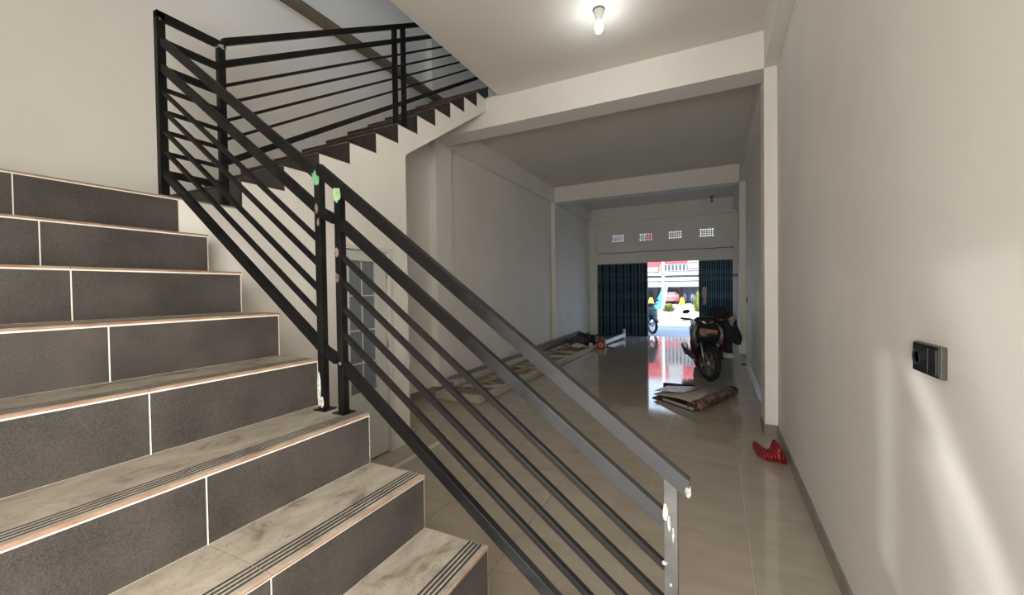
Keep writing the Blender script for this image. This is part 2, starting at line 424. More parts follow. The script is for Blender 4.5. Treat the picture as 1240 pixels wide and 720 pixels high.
struct(MB().box(OPEN[0] - .1, OPEN[1] + .02, YF - .03, YF + .02, 2.205, 2.40), 'trim_header', PAINT)
struct(MB().box(XL, OPEN[0], YF - .05, YF, 0, 3.46), 'trim_pilaster', PAINT)
struct(MB().box(OPEN[1] + .02, XR, YF - .05, YF, 0, 3.46), 'trim_pilaster', PAINT)
# skirting tiles, .1 high, in 60 cm lengths
def skirt(x0, x1, y0, y1, name):
    base = bpy.data.objects.new(name, None); COL.objects.link(base); base['kind'] = 'structure'; base.location = ((x0 + x1) / 2, (y0 + y1) / 2, 0)
    cache = {}
    if y1 - y0 > x1 - x0:
        y = y0
        while y < y1 - .01:
            L_ = min(.6, y1 - y); k = round(L_, 3)
            if k not in cache: cache[k] = MB().box(0, x1 - x0, .001, L_ - .001, 0, .1).mesh('skirting_tile', SKIRT)
            o = link(cache[k], 'skirting_tile', base); o.location = (x0, y, 0); y += L_
    else:
        o = link(MB().box(0, x1 - x0, 0, y1 - y0, 0, .1).mesh('skirting_tile', SKIRT), 'skirting_tile', base); o.location = (x0, y0, 0)
skirt(XR - .009, XR, YBK, YB0 - .009, 'baseboard_right'); skirt(CR - .009, XR - .009, YB0 - .009, YB0, 'baseboard_column')
skirt(CR - .009, CR, YB0, YB1 + .02, 'baseboard_column'); skirt(XR - .009, XR, YB1 + .02, YC0 - .009, 'baseboard_right')
skirt(CR - .009, XR - .009, YC0 - .009, YC0, 'baseboard_column'); skirt(CR - .009, CR, YC0, YC1, 'baseboard_column'); skirt(XR - .009, XR, YC1, YF, 'baseboard_right')
skirt(XL, XL + .009, 3.2, YB0 + .03, 'baseboard_left'); skirt(XL + .009, CL + .009, YB0 + .031, YB0 + .04, 'baseboard_column')
skirt(CL, CL + .009, YB0 + .04, YB1 + .1, 'baseboard_column'); skirt(XL, XL + .009, YB1 + .1, YC0 - .009, 'baseboard_left')
skirt(XL + .009, CL + .009, YC0 - .009, YC0, 'baseboard_column'); skirt(CL, CL + .009, YC0, YC1, 'baseboard_column'); skirt(XL, XL + .009, YC1, YF - .05, 'baseboard_left')

# ------------------------------------------------------------------ stair wall with its door
SL = .648
def zu(y): return 2.732 + (y - 3.105) * SL       # underside of the upper flight
YE = 3.105
DY0, DY1, DZ = 2.30, 2.895, 1.825
sw = MB(); TH = .11
sw.prism([(Y1, 0), (DY0, 0), (DY0, DZ), (DY0, zu(DY0)), (Y1, zu(Y1))], 'x', XW - TH, XW)
sw.prism([(DY0, DZ), (DY1, DZ), (DY1, zu(DY1)), (DY0, zu(DY0))], 'x', XW - TH, XW)
sw.prism([(DY1, 0), (YE, 0), (YE, zu(YE)), (DY1, zu(DY1))], 'x', XW - TH, XW)
struct(sw, 'wall_stair', PAINT)
struct(MB().prism([(YE - .11, 0), (YE, 0), (YE, zu(YE)), (YE - .11, zu(YE - .11))], 'x', XL, XW - TH), 'wall_stair_end', PAINT)
dr = bpy.data.objects.new('door_1', None); COL.objects.link(dr); dr.location = (XW, (DY0 + DY1) / 2, 0); dr['kind'] = 'structure'
m = MB(); m.box(XW - .06, XW + .012, DY0, DY0 + .04, 0, DZ); m.box(XW - .06, XW + .012, DY1 - .05, DY1, 0, DZ); m.box(XW - .06, XW + .012, DY0 + .04, DY1 - .05, DZ - .035, DZ)
m.build('door_frame', WHITEP, dr, .003)
X0d, X1d = XW - .052, XW - .018; a, b = DY0 + .045, DY1 - .062
gl0, gl1, gz0, gz1 = a + .075, b - .125, .60, 1.70
m = MB(); holes_box(m, a, b, .012, DZ - .04, [(gl0, gl1, gz0, gz1)], lambda p, q, r, s: m.box(X0d, X1d, p, q, r, s)); m.build('door_leaf', DOORW, dr)
ncol = 2; zrow = [.60, .845, 1.12, 1.41, 1.70]; ycol = [gl0, (gl0 + gl1) / 2, gl1]
for i in range(2):
    for j in range(4):
        MB().box(X0d + .012, X0d + .018, ycol[i] + .004, ycol[i + 1] - .004, zrow[j] + .004, zrow[j + 1] - .004).build('glass_pane', FROST, dr)
for y in ycol[1:2]: MB().box(X0d + .008, X0d + .022, y - .005, y + .005, gz0, gz1).build('glazing_bar', DOORW, dr)
for z in zrow[1:4]: MB().box(X0d + .008, X0d + .0225, gl0, gl1, z - .005, z + .005).build('glazing_bar', DOORW, dr)
for k in range(9): MB().box(X1d, X1d + .006, gl0, gl1 + .02, .10 + k * .045, .12 + k * .045).build('louvre_slat', DOORW, dr)
for z in (.3, .98, 1.6): MB().tube([(XW - .010, DY1 - .056, z - .04), (XW - .010, DY1 - .056, z + .04)], .007, 8).build('hinge', ALU, dr)

# ------------------------------------------------------------------ staircase
T = [(-.441, .3475), (-.716, .548), (-.988, .748), (-1.260, .950), (-1.557, 1.152), (-1.812, 1.350), (-2.092, 1.547), (-2.368, 1.749), (-2.637, 1.970)]
T = [(-.17, .148)] + T                    # nosings of the lower flight: x, z
YS = -.56
stair = thing('staircase', (-1.4, .34, 0), 'L-shaped tiled staircase rising from the lower right to a landing and on upward', 'staircase')
tt = .009                                  # tile thickness
pts = [(T[0][0] - .0042, 0)]
for i, (x, z) in enumerate(T):
    pts.append((x - .0042, z - tt))
    if i + 1 < len(T): pts.append((T[i + 1][0] - .0042, z - tt))
pts += [(XL, T[-1][1] - tt), (XL, 0)]
MB().prism(pts, 'y', YS, Y1 - .001).build('lower_flight_body', GROUT, stair)
YR = [(Y1 - .6 * (k + 1), Y1 - .6 * k) for k in range(3)]
zprev = 0
for i, (x, z) in enumerate(T):
    for k, (ya, yb) in enumerate(YR):
        mb = MB(); yb2 = yb - (.0048 if k == 0 else .0022)
        zt, zb_ = z - tt - .0055, zprev + .0005
        mb.box(x - .011, x - .003, ya + .0022, yb2, zb_, zt); r = mb.build('riser_tile', RISER, stair)
    zprev = z
def tread(xn, xb, z, ya, yb, grooves=True):
    """tread tile with four grooves behind its nosing; raw clay front edge"""
    mb = MB(); prof = [(xb, z - tt)]
    prof.append((xb, z))
    if grooves:
        for k in range(4):
            g0 = xn - .078 + k * .0155
            prof += [(g0, z), (g0 + .0005, z - .003), (g0 + .0077, z - .003), (g0 + .0082, z)]
    prof += [(xn - .0035, z), (xn, z - .0035), (xn, z - tt)]
    A = [mb.bm.verts.new((p[0], ya, p[1])) for p in prof]; B = [mb.bm.verts.new((p[0], yb, p[1])) for p in prof]
    for i in range(len(prof)):
        j = (i + 1) % len(prof); f = mb.bm.faces.new((A[i], A[j], B[j], B[i]))
        zi, zj = prof[i][1], prof[j][1]
        if min(zi, zj) < z - .002 and min(zi, zj) > z - .0032: f.material_index = 1
        if prof[i][0] > xn - .002 and prof[j][0] > xn - .002: f.material_index = 2
        if (abs(prof[i][0] - xn) < .004 and abs(prof[j][0] - xn) < .004): f.material_index = 2
    mb.bm.faces.new(A); mb.bm.faces.new(B[::-1])
    return mb.build('tread_tile', [TREAD, GROOVE, CLAY], stair)
for i in range(len(T) - 1):
    x, z = T[i]; xb = T[i + 1][0] - .002
    for k, (ya, yb) in enumerate(YR): tread(x, xb, z, ya + .0012, yb - (.0 if k == 0 else .0012), i < len(T) - 1)
# landing tiles
xl, zl = T[-1]
for (xa, xb) in ((xl - .48, xl), (XL, xl - .482)):
    for (ya, yb) in ((1.24, 1.575), (.64, 1.238), (.04, .638), (-.56, .038)):
        mb = MB(); mb.box(xa, xb, ya, yb, zl - tt, zl); mb.build('landing_tile', [TREAD], stair)
MB().box(xl, xl + .0015, YS, Y1 + .002, zl - tt, zl - .002).build('landing_tile_edge', CLAY, stair)
# upper flight along +Y
R0, TY, TR = 1.58, .2871, .1755
zs = [2.145, 2.313, 2.480, 2.650, 2.822, 2.998, 3.181, 3.362, 3.539, 3.716, 3.893, 4.073, 4.25]
yst = [1.58, 1.866, 2.148, 2.438, 2.730, 3.012, 3.292, 3.588, 3.868, 4.156, 4.447, 4.738, 5.06]
poly = [(Y1, zl - tt), (yst[0], zl - tt)]
for y, z in zip(yst[:-1], zs[:-1]):
    poly.append((y, z - tt)); i = yst.index(y); poly.append((yst[i + 1], z - tt))
poly += [(yst[-1], zs[-1]), (5.4, zs[-1]), (5.4, ZC - .02), (4.95, ZC - .02), (4.70, zu(4.69)), (YE, zu(YE)), (Y1, zu(Y1))]
MB().prism(poly, 'x', XL + .001, XW).build('upper_flight_body', PAINT, stair)
NOSE = mat('brown_nosing_edge', (.09, .05, .035), rough=.6, c2=(.22, .15, .11), scale=20, coord='Position')
UR = mat('dark_brown_riser_tile', (.022, .017, .014), rough=.45, var=.3, scale=12, coord='Position')
zp = zl
for i, (y, z) in enumerate(zip(yst, zs)):
    for (xa, xb) in ((XL + .002, XL + .35), (XL + .353, XW - .0005)):
        MB().box(xa, xb, y - .007, y, zp - tt if i else zp, z - tt - .003).build('riser_tile', UR, stair)
        if i < len(yst) - 1: MB().box(xa, xb, y - .009, yst[i + 1] - .008, z - tt, z).build('tread_tile', UR, stair)
    if i < len(yst) - 1: MB().box(XL + .002, XW, y - .011, y - .009, z - tt, z).build('nosing_edge', NOSE, stair)
    zp = z

# ------------------------------------------------------------------ railings
RY0, RY1 = 1.185, 1.213; RYC = (RY0 + RY1) / 2
OFF = [0, .144, .289, .390, .497, .603, .715]           # top edges below the handrail top
def sloped_bar(root, name, pa, pb, wd, ht, material):
    return MB().bar(pa, pb, wd, ht).build(name, material, root, .002)
def blob(root, name, c, s, material, seed=0):
    mb = MB(); bmesh.ops.create_icosphere(mb.bm, subdivisions=2, radius=1)
    for v in mb.bm.verts:
        v.co *= 1 + .45 * noise.noise(v.co * 2.2 + Vector((seed, 3.1 * seed, 0)))
        v.co = Vector((c[0] + v.co.x * s[0], c[1] + v.co.y * s[1], c[2] + v.co.z * s[2]))
    return mb.build(name, material, root)
def tape(root, x, y, z, w_, h_, material, seed):
    mb = MB(); n = 7; A = []; B = []
    rnd = random.Random(seed)
    pts = []
    for k in range(12):
        t = 2 * PI * k / 12; rr = 1 + rnd.uniform(-.45, .3); pts.append((x + math.cos(t) * w_ / 2 * rr, z + math.sin(t) * h_ / 2 * rr - .25 * math.cos(t) * w_))
    mb.prism(pts, 'y', y - .003, y + .0005)
    return mb.build('masking_tape', material, root)

# lower panel: grey lower post, black upper post, handrail and bars
def hrB(x): return .927 - .747 * (x + .071)              # handrail top edge
rb = thing('stair_railing', (-.75, RYC, 0), 'lower panel of the black stair railing, running down to a bare grey end post', 'railing')
vt = .0525
MB().prism([(-1.475, hrB(-1.475)), (-.066, hrB(-.066)), (-.066, hrB(-.066) - vt), (-1.475, hrB(-1.475) - vt)], 'y', RY0 - .001, RY1 + .005).build('handrail', RAIL, rb, .0015)
xa, xb = -1.353, -.128
def bar_set(root, f, xa, xb, mats, y=RYC):
    for k in range(1, 7):
        thick = k in (1, 6)
        ht = .040 if thick else .018; v = ht / math.cos(math.atan(.742))
        za, zb_ = f(xa) - OFF[k], f(xb) - OFF[k]
        sloped_bar(root, 'rail' if thick else 'bar', (xa, y, za - v / 2), (xb, y, zb_ - v / 2), .028 if thick else .022, ht, mats[0] if thick else mats[1])
bar_set(rb, hrB, xa, xb, (RAIL, BARP))
m = MB(); m.prism([(-.1315, 0), (-.097, 0), (-.097, hrB(-.097) - .048), (-.1315, hrB(-.1315) - .048)], 'y', RY0 + .0005, RY1 + .003); m.build('post', POSTG, rb, .001)
m = MB(); m.box(-1.374, -1.342, RY0 - .004, RY1 - .002, .956, hrB(-1.37) - .04); m.build('post', BLACKP, rb, .002)
m = MB(); m.box(-1.394, -1.326, RY0 - .018, RY1 + .018, .95, .956); m.build('base_plate', BLACKP, rb, .002)
blob(rb, 'weld_bead', (-.128, RY0 - .001, .828), (.007, .003, .024), CHALK, 1)
blob(rb, 'weld_bead', (-.118, RY0 - .001, .800), (.004, .003, .022), CHALK, 2)
blob(rb, 'weld_bead', (-.108, RY0 - .001, .770), (.003, .002, .020), CHALK, 5)
blob(rb, 'weld_bead', (-.130, RY0 - .001, .688), (.008, .004, .006), CHALK, 3)
blob(rb, 'weld_bead', (-.115, RY0 - .001, .632), (.004, .002, .005), CHALK, 6)
blob(rb, 'weld_bead', (-.070, RY0 + .002, .893), (.008, .008, .016), CHALK, 4)
for k in (2, 3): blob(rb, 'weld_bead', (-1.362, RY0 - .005, hrB(-1.372) - OFF[k] - .01), (.010, .006, .020), RUST, k)
blob(rb, 'weld_bead', (-1.356, RY0 - .005, hrB(-1.372) - OFF[6] - .03), (.008, .005, .008), RUST, 9)
tape(rb, -1.354, RY0 - .005, hrB(-1.36) - .062, .046, .056, GREENP, 11)

# middle panel
def hrA(x): return 1.9585 - .7365 * (x + 1.487)
ra = thing('stair_railing', (-2.05, RYC, .95), 'middle panel of the black stair railing between the corner post and the paired posts', 'railing')
sloped_bar(ra, 'handrail', (-2.672, RYC, hrA(-2.672) - vt / 2), (-1.470, RYC, hrA(-1.470) - vt / 2), .028, .042, BLACKP)
bar_set(ra, hrA, -2.672, -1.465, (BLACKP, BLACKP))
m = MB(); m.box(-1.491, -1.458, RY0 - .002, RY1 - .001, .956, hrA(-1.475) - .04); m.build('post', BLACKP, ra, .002)
m = MB(); m.box(-1.506, -1.440, RY0 - .016, RY1 + .02, .95, .956); m.build('base_plate', BLACKP, ra, .002)
blob(ra, 'bare_patch', (-1.486, RY0 - .002, 1.045), (.011, .002, .072), CHALK, 21)
blob(ra, 'bare_patch', (-1.470, RY0 - .002, .985), (.010, .002, .025), CHALK, 22)
blob(ra, 'weld_bead', (-1.476, RY0 - .003, hrA(-1.476) - .165), (.008, .005, .022), RUST, 23)
blob(ra, 'weld_bead', (-1.468, RY0 - .003, hrA(-1.468) - .215), (.006, .005, .016), RUST, 25)
tape(ra, -1.478, RY0 - .004, hrA(-1.478) - .042, .042, .052, GREENT, 24)
# short bare link between the paired posts
for k in (1, 6):
    za = hrA(-1.46) - OFF[k] - .025; zb_ = hrB(-1.38) - OFF[k] - .025
    sloped_bar(ra, 'rail', (-1.46, RYC, za), (-1.388, RYC, zb_), .026, .04, BLACKP)

# short panel across the landing
XP = -2.695
rl = thing('landing_railing', (XP, 1.36, 1.97), 'short level black railing panel between two posts at the landing edge', 'railing')
m = MB(); m.box(XP - .018, XP + .018, 1.178, 1.218, 1.978, 2.96); m.build('post', BLACKP, rl, .002)
m = MB(); m.box(XP - .018, XP + .018, 1.486, 1.526, 1.978, 2.955); m.build('post', BLACKP, rl, .002)
for y in (1.198, 1.506):
    m = MB(); m.box(XP - .035, XP + .035, y - .035, y + .035, 1.97, 1.978); m.build('base_plate', BLACKP, rl)
MB().bar((XP, 1.178, 2.948), (XP, 1.53, 2.948), .036, .04).build('handrail', BLACKP, rl, .002)
for z, h_ in ((2.812, .036), (2.665, .036), (2.557, .018), (2.436, .018), (2.327, .018), (2.212, .018), (2.10, .036)):
    MB().bar((XP, 1.215, z), (XP, 1.49, z), .026, h_).build('rail' if h_ > .02 else 'bar', BLACKP, rl, .001)
blob(rl, 'bare_patch', (XP + .004, 1.50, 2.936), (.018, .03, .02), mat('primer_grey_green', (.20, .24, .19), rough=.7, var=.3, scale=40), 31)
blob(rl, 'bare_patch', (XP + .004, 1.19, 2.925), (.018, .012, .016), RUST, 32)
# upper railing, two panels
us = .6175
def hrU(y): return 3.002 + (y - 1.53) * us
def upper(y0, y1, posts, label):
    r = thing('stair_railing', (XP, (y0 + y1) / 2, zs[0]), label, 'railing')
    MB().bar((XP, y0, hrU(y0) - .022), (XP, y1, hrU(y1) - .022), .036, .04).build('handrail', BLACKP, r, .002)
    for k, off in enumerate((.135, .265, .372, .478, .592, .73)):
        thick = k in (0, 5); h_ = .038 if thick else .018
        MB().bar((XP, y0, hrU(y0) - off - .02), (XP, y1, hrU(y1) - off - .02), .03 if thick else .026, h_).build('rail' if thick else 'bar', BLACKP, r, .001)
    for y in posts:
        m = MB(); zb_ = [z for yy, z in zip(yst, zs) if yy <= y + .03][-1]
        m.box(XP - .018, XP + .018, y - .02, y + .02, zb_, hrU(y) - .03); m.build('post', BLACKP, r, .002)
    return r
upper(1.526, 3.065, [3.045], 'black railing panel along the lower half of the upper flight')
upper(3.068, 4.95, [3.165, 4.85], 'black railing panel at the top of the upper flight, passing behind the ceiling edge')

# ------------------------------------------------------------------ light bulb, downlights, switch plate, cable
lb = thing('light_bulb', (-.917, 3.66, ZC), 'glowing white bulb in a ceramic holder on the near ceiling', 'lamp')
mt = Matrix.Translation((-.917, 3.66, ZC))
MB().lathe([(.001, 0), (.050, 0), (.052, -.006), (.046, -.012)], 24, mt).build('backing_ring', mat('ring_grey', (.12, .12, .11), rough=.6), lb)
MB().lathe([(.046, -.010), (.044, -.03), (.030, -.07), (.024, -.085), (.022, -.105), (.001, -.106)], 24, mt).build('lamp_holder', WHITEP, lb)
MB().lathe([(.016, -.100), (.022, -.112), (.033, -.135), (.036, -.16), (.032, -.185), (.018, -.203), (.001, -.208)], 24, mt).build('bulb_globe', mat('lit_bulb_glass', (1, 1, 1), emit=(.93, .97, 1.0), estr=22), lb)
pl = bpy.data.lights.new('bulb_light', 'POINT'); pl.energy = 4.5; pl.color = (.93, .97, 1.0); pl.shadow_soft_size = .05
plo = bpy.data.objects.new('bulb_light', pl); COL.objects.link(plo); plo.location = (-.917, 3.66, ZC - .26)
for x, y, lab in ((-2.96, 8.91, 'small round downlight by the left wall on the middle ceiling'), (-.125, 8.93, 'small round downlight near the right wall on the middle ceiling')):
    d = thing('downlight', (x, y, ZC), lab, 'lamp', None); mt = Matrix.Translation((x, y, ZC))
    MB().lathe([(.030, 0), (.052, 0), (.052, -.012), (.032, -.010), (.030, 0)], 20, mt).build('trim_ring', WHITEP, d)
    MB().lathe([(.031, -.004), (.001, -.004)], 20, mt).build('lens', mat('unlit_lens', (.65, .64, .6), rough=.3), d)
fbul = thing('pendant_holder', (-.1, 12.40, ZC), 'unlit bulb and holder on the far ceiling near the shutter wall', 'lamp'); mt = Matrix.Translation((-.1, 12.40, ZC))
MB().lathe([(.001, 0), (.045, 0), (.043, -.03), (.026, -.08), (.001, -.081)], 18, mt).build('lamp_holder', GREYCL, fbul)
MB().lathe([(.015, -.08), (.03, -.11), (.034, -.15), (.02, -.18), (.001, -.185)], 18, mt).build('bulb_globe', mat('unlit_bulb', (.3, .3, .3), rough=.2), fbul)

sp = thing('switch_plate', (XR, 1.507, 1.236), 'glossy black socket and switch plate on the right wall', 'socket')
m = MB(); m.box(XR - .014, XR, 1.428, 1.588, 1.193, 1.277); m.build('plate', BRONZE, sp, .002)
m = MB(); holes_box(m, 1.430, 1.586, 1.195, 1.275, [], lambda a, b, c, d: m.box(XR - .017, XR - .0135, a, b, c, d)); m.build('cover', GLOSSB, sp, .001)
MB().lathe([(.001, .000), (.017, .000), (.0205, .004), (.0215, .0045), (.0215, 0)], 24, Matrix.Translation((XR - .017, 1.556, 1.235)) @ Matrix.Rotation(-PI / 2, 4, 'Y')).build('socket_well', BLACK, sp)
for y0_, y1_ in ((1.483, 1.527), (1.437, 1.480)):
    MB().box(XR - .0205, XR - .017, y0_, y1_, 1.202, 1.268).build('rocker', GLOSSB, sp, .001)

ws = thing('wall_switch', (XR, 9.06, 1.19), 'small dark switch far along the right wall, just before the second column', 'switch')
MB().box(XR - .012, XR, 9.0, 9.11, 1.13, 1.245).build('plate', GLOSSB, ws, .002); MB().box(XR - .016, XR - .012, 9.02, 9.09, 1.15, 1.225).build('rocker', BLACK, ws, .001)
sc_ = MB(); sc_.loft([((.40, 8.76, .008), (0, .02, 0), (0, 0, .006)), ((.44, 8.79, .016), (0, .035, 0), (0, 0, .012)), ((.49, 8.77, .010), (0, .015, 0), (0, 0, .006))], 10)
tag(sc_.build('black_scrap', BLACK), 'tiny black scrap on the floor beside the second column on the right', 'scrap')

# cable along the far header
cb = MB(); cp = [(-3.32 + 3.72 * k / 12, YF - .052, 2.53 + .006 * math.sin(k * 1.7)) for k in range(13)]
cb.tube(cp, .008, 6)
tag(cb.build('cable', BLACK), 'thin dark cable strung along the wall above the folding gate', 'cable')
tag(MB().box(.385, .42, YF - .09, YF - .05, 2.51, 2.55).build('cable_junction_box', BLACK, None, .003), 'tiny black junction box at the right end of the cable above the gate', 'junction box')

# ------------------------------------------------------------------ folding gates
def gate(x0, x1, n, label):
    g = thing('folding_gate', ((x0 + x1) / 2, YF + .06, 0), label, 'gate')
    st = (x1 - x0) / n
    for k in range(n):                                   # pleated sheet panels
        a = x0 + k * st; s_ = 1 if k % 2 else -1
        m = MB(); m.bar((a, YF + .10 + .02 * s_, 1.10), (a + st, YF + .10 - .02 * s_, 1.10), .004, 2.19); m.build('sheet_panel', NAVY, g)
    for k in range(n + 1):
        a = x0 + k * st; w_ = .010 if k in (0, n) else .0075
        MB().box(a - w_, a + w_, YF + .045, YF + .063, .02, 2.19).build('upright_bar', TEAL, g)
    lat = MB()
    for (za, zb_) in ((1.60, 1.95), (1.10, 1.33), (.36, .72)):
        rows = 2 if zb_ - za > .3 else 1; h_ = (zb_ - za) / rows
        for r_ in range(rows):
            z0 = za + r_ * h_
            for k in range(n):
                a = x0 + k * st
                lat.bar((a, YF + .040, z0), (a + st, YF + .040, z0 + h_), .004, .018, (0, 1, 0)); lat.bar((a, YF + .036, z0 + h_), (a + st, YF + .036, z0), .004, .018, (0, 1, 0))
    lat.build('scissor_lattice', TEAL, g, 0, 'stuff')
    MB().box(x0, x1, YF + .05, YF + .09, 2.185, 2.212).build('head_channel', TEAL, g)
    MB().box(x0, x1, YF + .045, YF + .13, 0, .03).build('floor_track', NAVY, g)
    return g
gate(-3.352, -1.868, 14, 'wide left half of the navy folding scissor gate')
g2 = gate(-.428, .402, 14, 'narrow bunched right half of the navy folding scissor gate')
# the two leading stiles
MB().box(-1.885, -1.845, YF + .03, YF + .12, .0, 2.2).build('end_stile', NAVY, [o for o in bpy.data.objects if o.name == 'folding_gate'][0])
MB().box(-.45, -.405, YF + .03, YF + .12, .0, 2.2).build('end_stile', NAVY, g2)
MB().box(.40, .56, YF - .075, YF - .045, 1.72, 1.80).build('lock_bracket', TEAL, g2)
m = MB(); pg = [(-.355, 1.44), (-.30, 1.47), (-.25, 1.43), (-.235, 1.30), (-.26, 1.18), (-.25, 1.02), (-.30, .93), (-.345, .96), (-.335, 1.12), (-.365, 1.26)]
m.prism(pg, 'y', YF + .018, YF + .024); tag(m.build('paper_notice', mat('torn_paper', (.42, .40, .37), rough=.8, var=.2, scale=30)), 'torn pale paper stuck on the right half of the folding gate', 'paper')

# ------------------------------------------------------------------ long frame, planks and clutter along the left wall
fr = thing('ladder_frame', (-3.05, 7.3, 0), 'long cream ladder-like frame lying flat on the floor along the left wall', 'frame')
A0, A1 = Vector((-2.72, 4.55, 0)), Vector((-2.62, 9.9, 0))
B0, B1 = Vector((-3.37, 4.53, 0)), Vector((-3.34, 9.9, 0))
Z_ = Vector((0, 0, .05))
MB().bar(A0 + Z_, A1 + Z_, .075, .085).build('side_rail', CREAM, fr, .003)
MB().bar(B0 + Z_ + Vector((0, .1, 0)), B1 + Z_, .06, .085).build('side_rail', CREAM, fr, .003)
MB().bar(B0 + Z_, A0 + Z_ + Vector((.03, -.02, 0)), .09, .09).build('end_rail', CREAM, fr, .003)
for k in range(11):
    t = (k + .6) / 11; a_ = A0.lerp(A1, t) + Z_; b_ = B0.lerp(B1, t - (.035 if k % 2 else -.01)) + Z_
    MB().bar(a_, b_, .05, .035).build('rung', CREAM if k % 3 else WOODG, fr)
s1 = MB(); s1.bar((-3.30, 4.85, .155), (-3.28, 7.6, .155), .08, .085)
tag(s1.build('aluminium_profile', mat('cream_aluminium', (.55, .53, .47), rough=.35, metal=.2), None, .003), 'pale box profile lying on top of the frame nearest the left wall', 'profile')
s2 = MB(); s2.bar((-3.36, 4.8, .215), (-3.33, 7.9, .215), .10, .022)
tag(s2.build('wooden_plank', WOODG), 'narrow brown plank lying on the pale box profile by the left wall', 'plank')
s3 = MB(); s3.bar((-3.24, 5.3, .11), (-2.86, 5.15, .108), .11, .03)
tag(s3.build('wooden_board', mat('grey_green_board', (.24, .25, .20), rough=.7, var=.15, scale=6)), 'grey-green short board lying across the near end of the frame', 'board')
s4 = MB(); s4.bar((-3.05, 5.0, .125), (-2.82, 6.9, .125), .045, .028)
tag(s4.build('wooden_stick', mat('tan_wood', (.40, .30, .18), rough=.7, var=.15, scale=6)), 'tan wooden batten lying lengthwise across the frame rungs', 'batten')
s5 = MB(); s5.bar((-3.1, 6.6, .115), (-3.05, 9.6, .115), .03, .03)
tag(s5.build('wooden_stick', mat('tan_wood_b', (.34, .28, .19), rough=.7, var=.15, scale=6)), 'thin long batten lying lengthwise at the far part of the frame', 'batten')
s6 = MB(); s6.bar((-3.46, 8.2, .13), (-3.47, 11.4, .15), .02, .23)
tag(s6.build('leaning_board', mat('brown_leaning_board', (.23, .20, .16), rough=.75, var=.15, scale=5)), 'dull brown board standing on edge against the left wall base', 'board')
for k, (xa_, ya_, xb_, yb_) in enumerate(((-3.25, 7.4, -2.75, 7.1), (-3.3, 8.4, -2.8, 8.05), (-3.2, 9.2, -2.75, 8.9), (-3.2, 6.2, -2.8, 5.9))):
    q = MB(); q.bar((xa_, ya_, .118), (xb_, yb_, .118), .05, .02)
    tag(q.build('wood_offcut', WOODG), ('short brown offcut across the middle of the frame', 'short brown offcut crossing the frame beside the leaning board', 'short brown offcut at the far end of the frame by the black bag', 'short brown offcut nearest the camera across the frame')[k], 'offcut', 'wood offcuts on the frame')
# crumpled cloth heaps
def heap(c, s, material, name, label, cat, seed, sub=4, amp=.35, flat=.5):
    mb = MB(); bmesh.ops.create_icosphere(mb.bm, subdivisions=sub, radius=1)
    for v in mb.bm.verts:
        d = v.co.copy(); n1 = noise.noise(d * 1.7 + Vector((seed, 0, 0))); n2_ = abs(noise.noise(d * 4.5 + Vector((0, seed, 0))))
        v.co = d * (1 + amp * n1 * 1.6 - amp * .8 * n2_)
        v.co = Vector((v.co.x * s[0], v.co.y * s[1], max(v.co.z, -flat) * s[2]))
    zmin = min(v.co.z for v in mb.bm.verts)
    for v in mb.bm.verts: v.co += Vector((c[0], c[1], c[2] - zmin))
    for f in mb.bm.faces: f.smooth = True
    return tag(mb.build(name, material), label, cat)
heap((-3.02, 10.35, .0), (.27, .42, .21), DARKCL, 'black_bag', 'crumpled black bag heaped on the floor by the left wall', 'bag', 2)
heap((-3.05, 9.75, .135), (.20, .30, .10), mat('dusky_cloth', (.07, .055, .055), rough=.9, var=.3, scale=16), 'cloth_heap', 'dusky brown cloth crumpled on the frame in front of the black bag', 'cloth', 5)
heap((-2.86, 9.2, .115), (.14, .20, .05), mat('white_rag', (.55, .53, .50), rough=.8, var=.2, scale=16), 'rag', 'small pale rag on the frame in front of the dusky cloth', 'rag', 9)
rbx = thing('red_carton', (-2.50, 9.90, 0), 'small red carton with a cream ring printed on it, standing left of the sandal', 'box')
m = MB(); m.box(-2.60, -2.40, 9.85, 9.99, 0, .17); m.build('carton', REDBOX, rbx, .003)
MB().lathe([(.030, 0), (.058, 0), (.058, .003), (.030, .003), (.030, 0)], 24, Matrix.Translation((-2.50, 9.85, .085)) @ Matrix.Rotation(PI / 2, 4, 'X')).build('ring_print', mat('cream_print', (.75, .50, .32), rough=.5), rbx)
MB().prism([(-2.60, .17), (-2.40, .17), (-2.46, .235), (-2.54, .235)], 'y', 9.90, 9.94).build('carton_flap', REDBOX, rbx)
wp = thing('white_profile_frame', (-2.55, 11.2, 0), 'white angled profile lying beyond the red carton with one upright end', 'profile')
MB().bar((-2.63, 10.05, .06), (-2.40, 12.2, .10), .07, .09).build('profile', PVC, wp, .003)
MB().box(-2.43, -2.37, 12.18, 12.22, 0, .27).build('upright_end', PVC, wp, .003)
MB().box(-2.78, -2.70, 9.80, 9.86, 0, .13).build('short_end', PVC, wp, .003)
MB().bar((-3.25, 12.25, .05), (-2.42, 12.2, .05), .04, .05).build('cross_profile', mat('dark_green_strip', (.03, .06, .05), rough=.5), wp)
sd = MB(); sd.loft([((-2.22, 10.02, .012), (.0, .035, 0), (0, 0, .010)), ((-2.27, 10.0, .014), (.0, .045, 0), (0, 0, .013)), ((-2.36, 10.0, .022), (.0, .04, 0), (0, 0, .016)), ((-2.42, 10.03, .045), (0, .03, 0), (0, 0, .02))], 12)
tag(sd.build('sandal', BLACK), 'black sandal lying alone on the floor right of the red carton', 'sandal')
st_ = MB(); st_.box(-2.40, -2.345, 2.35, 3.33, -.004, .004)
tag(st_.build('threshold_strip', mat('pale_threshold', (.60, .55, .46), rough=.4)), 'pale narrow strip across the floor in front of the stair door', 'floor strip')

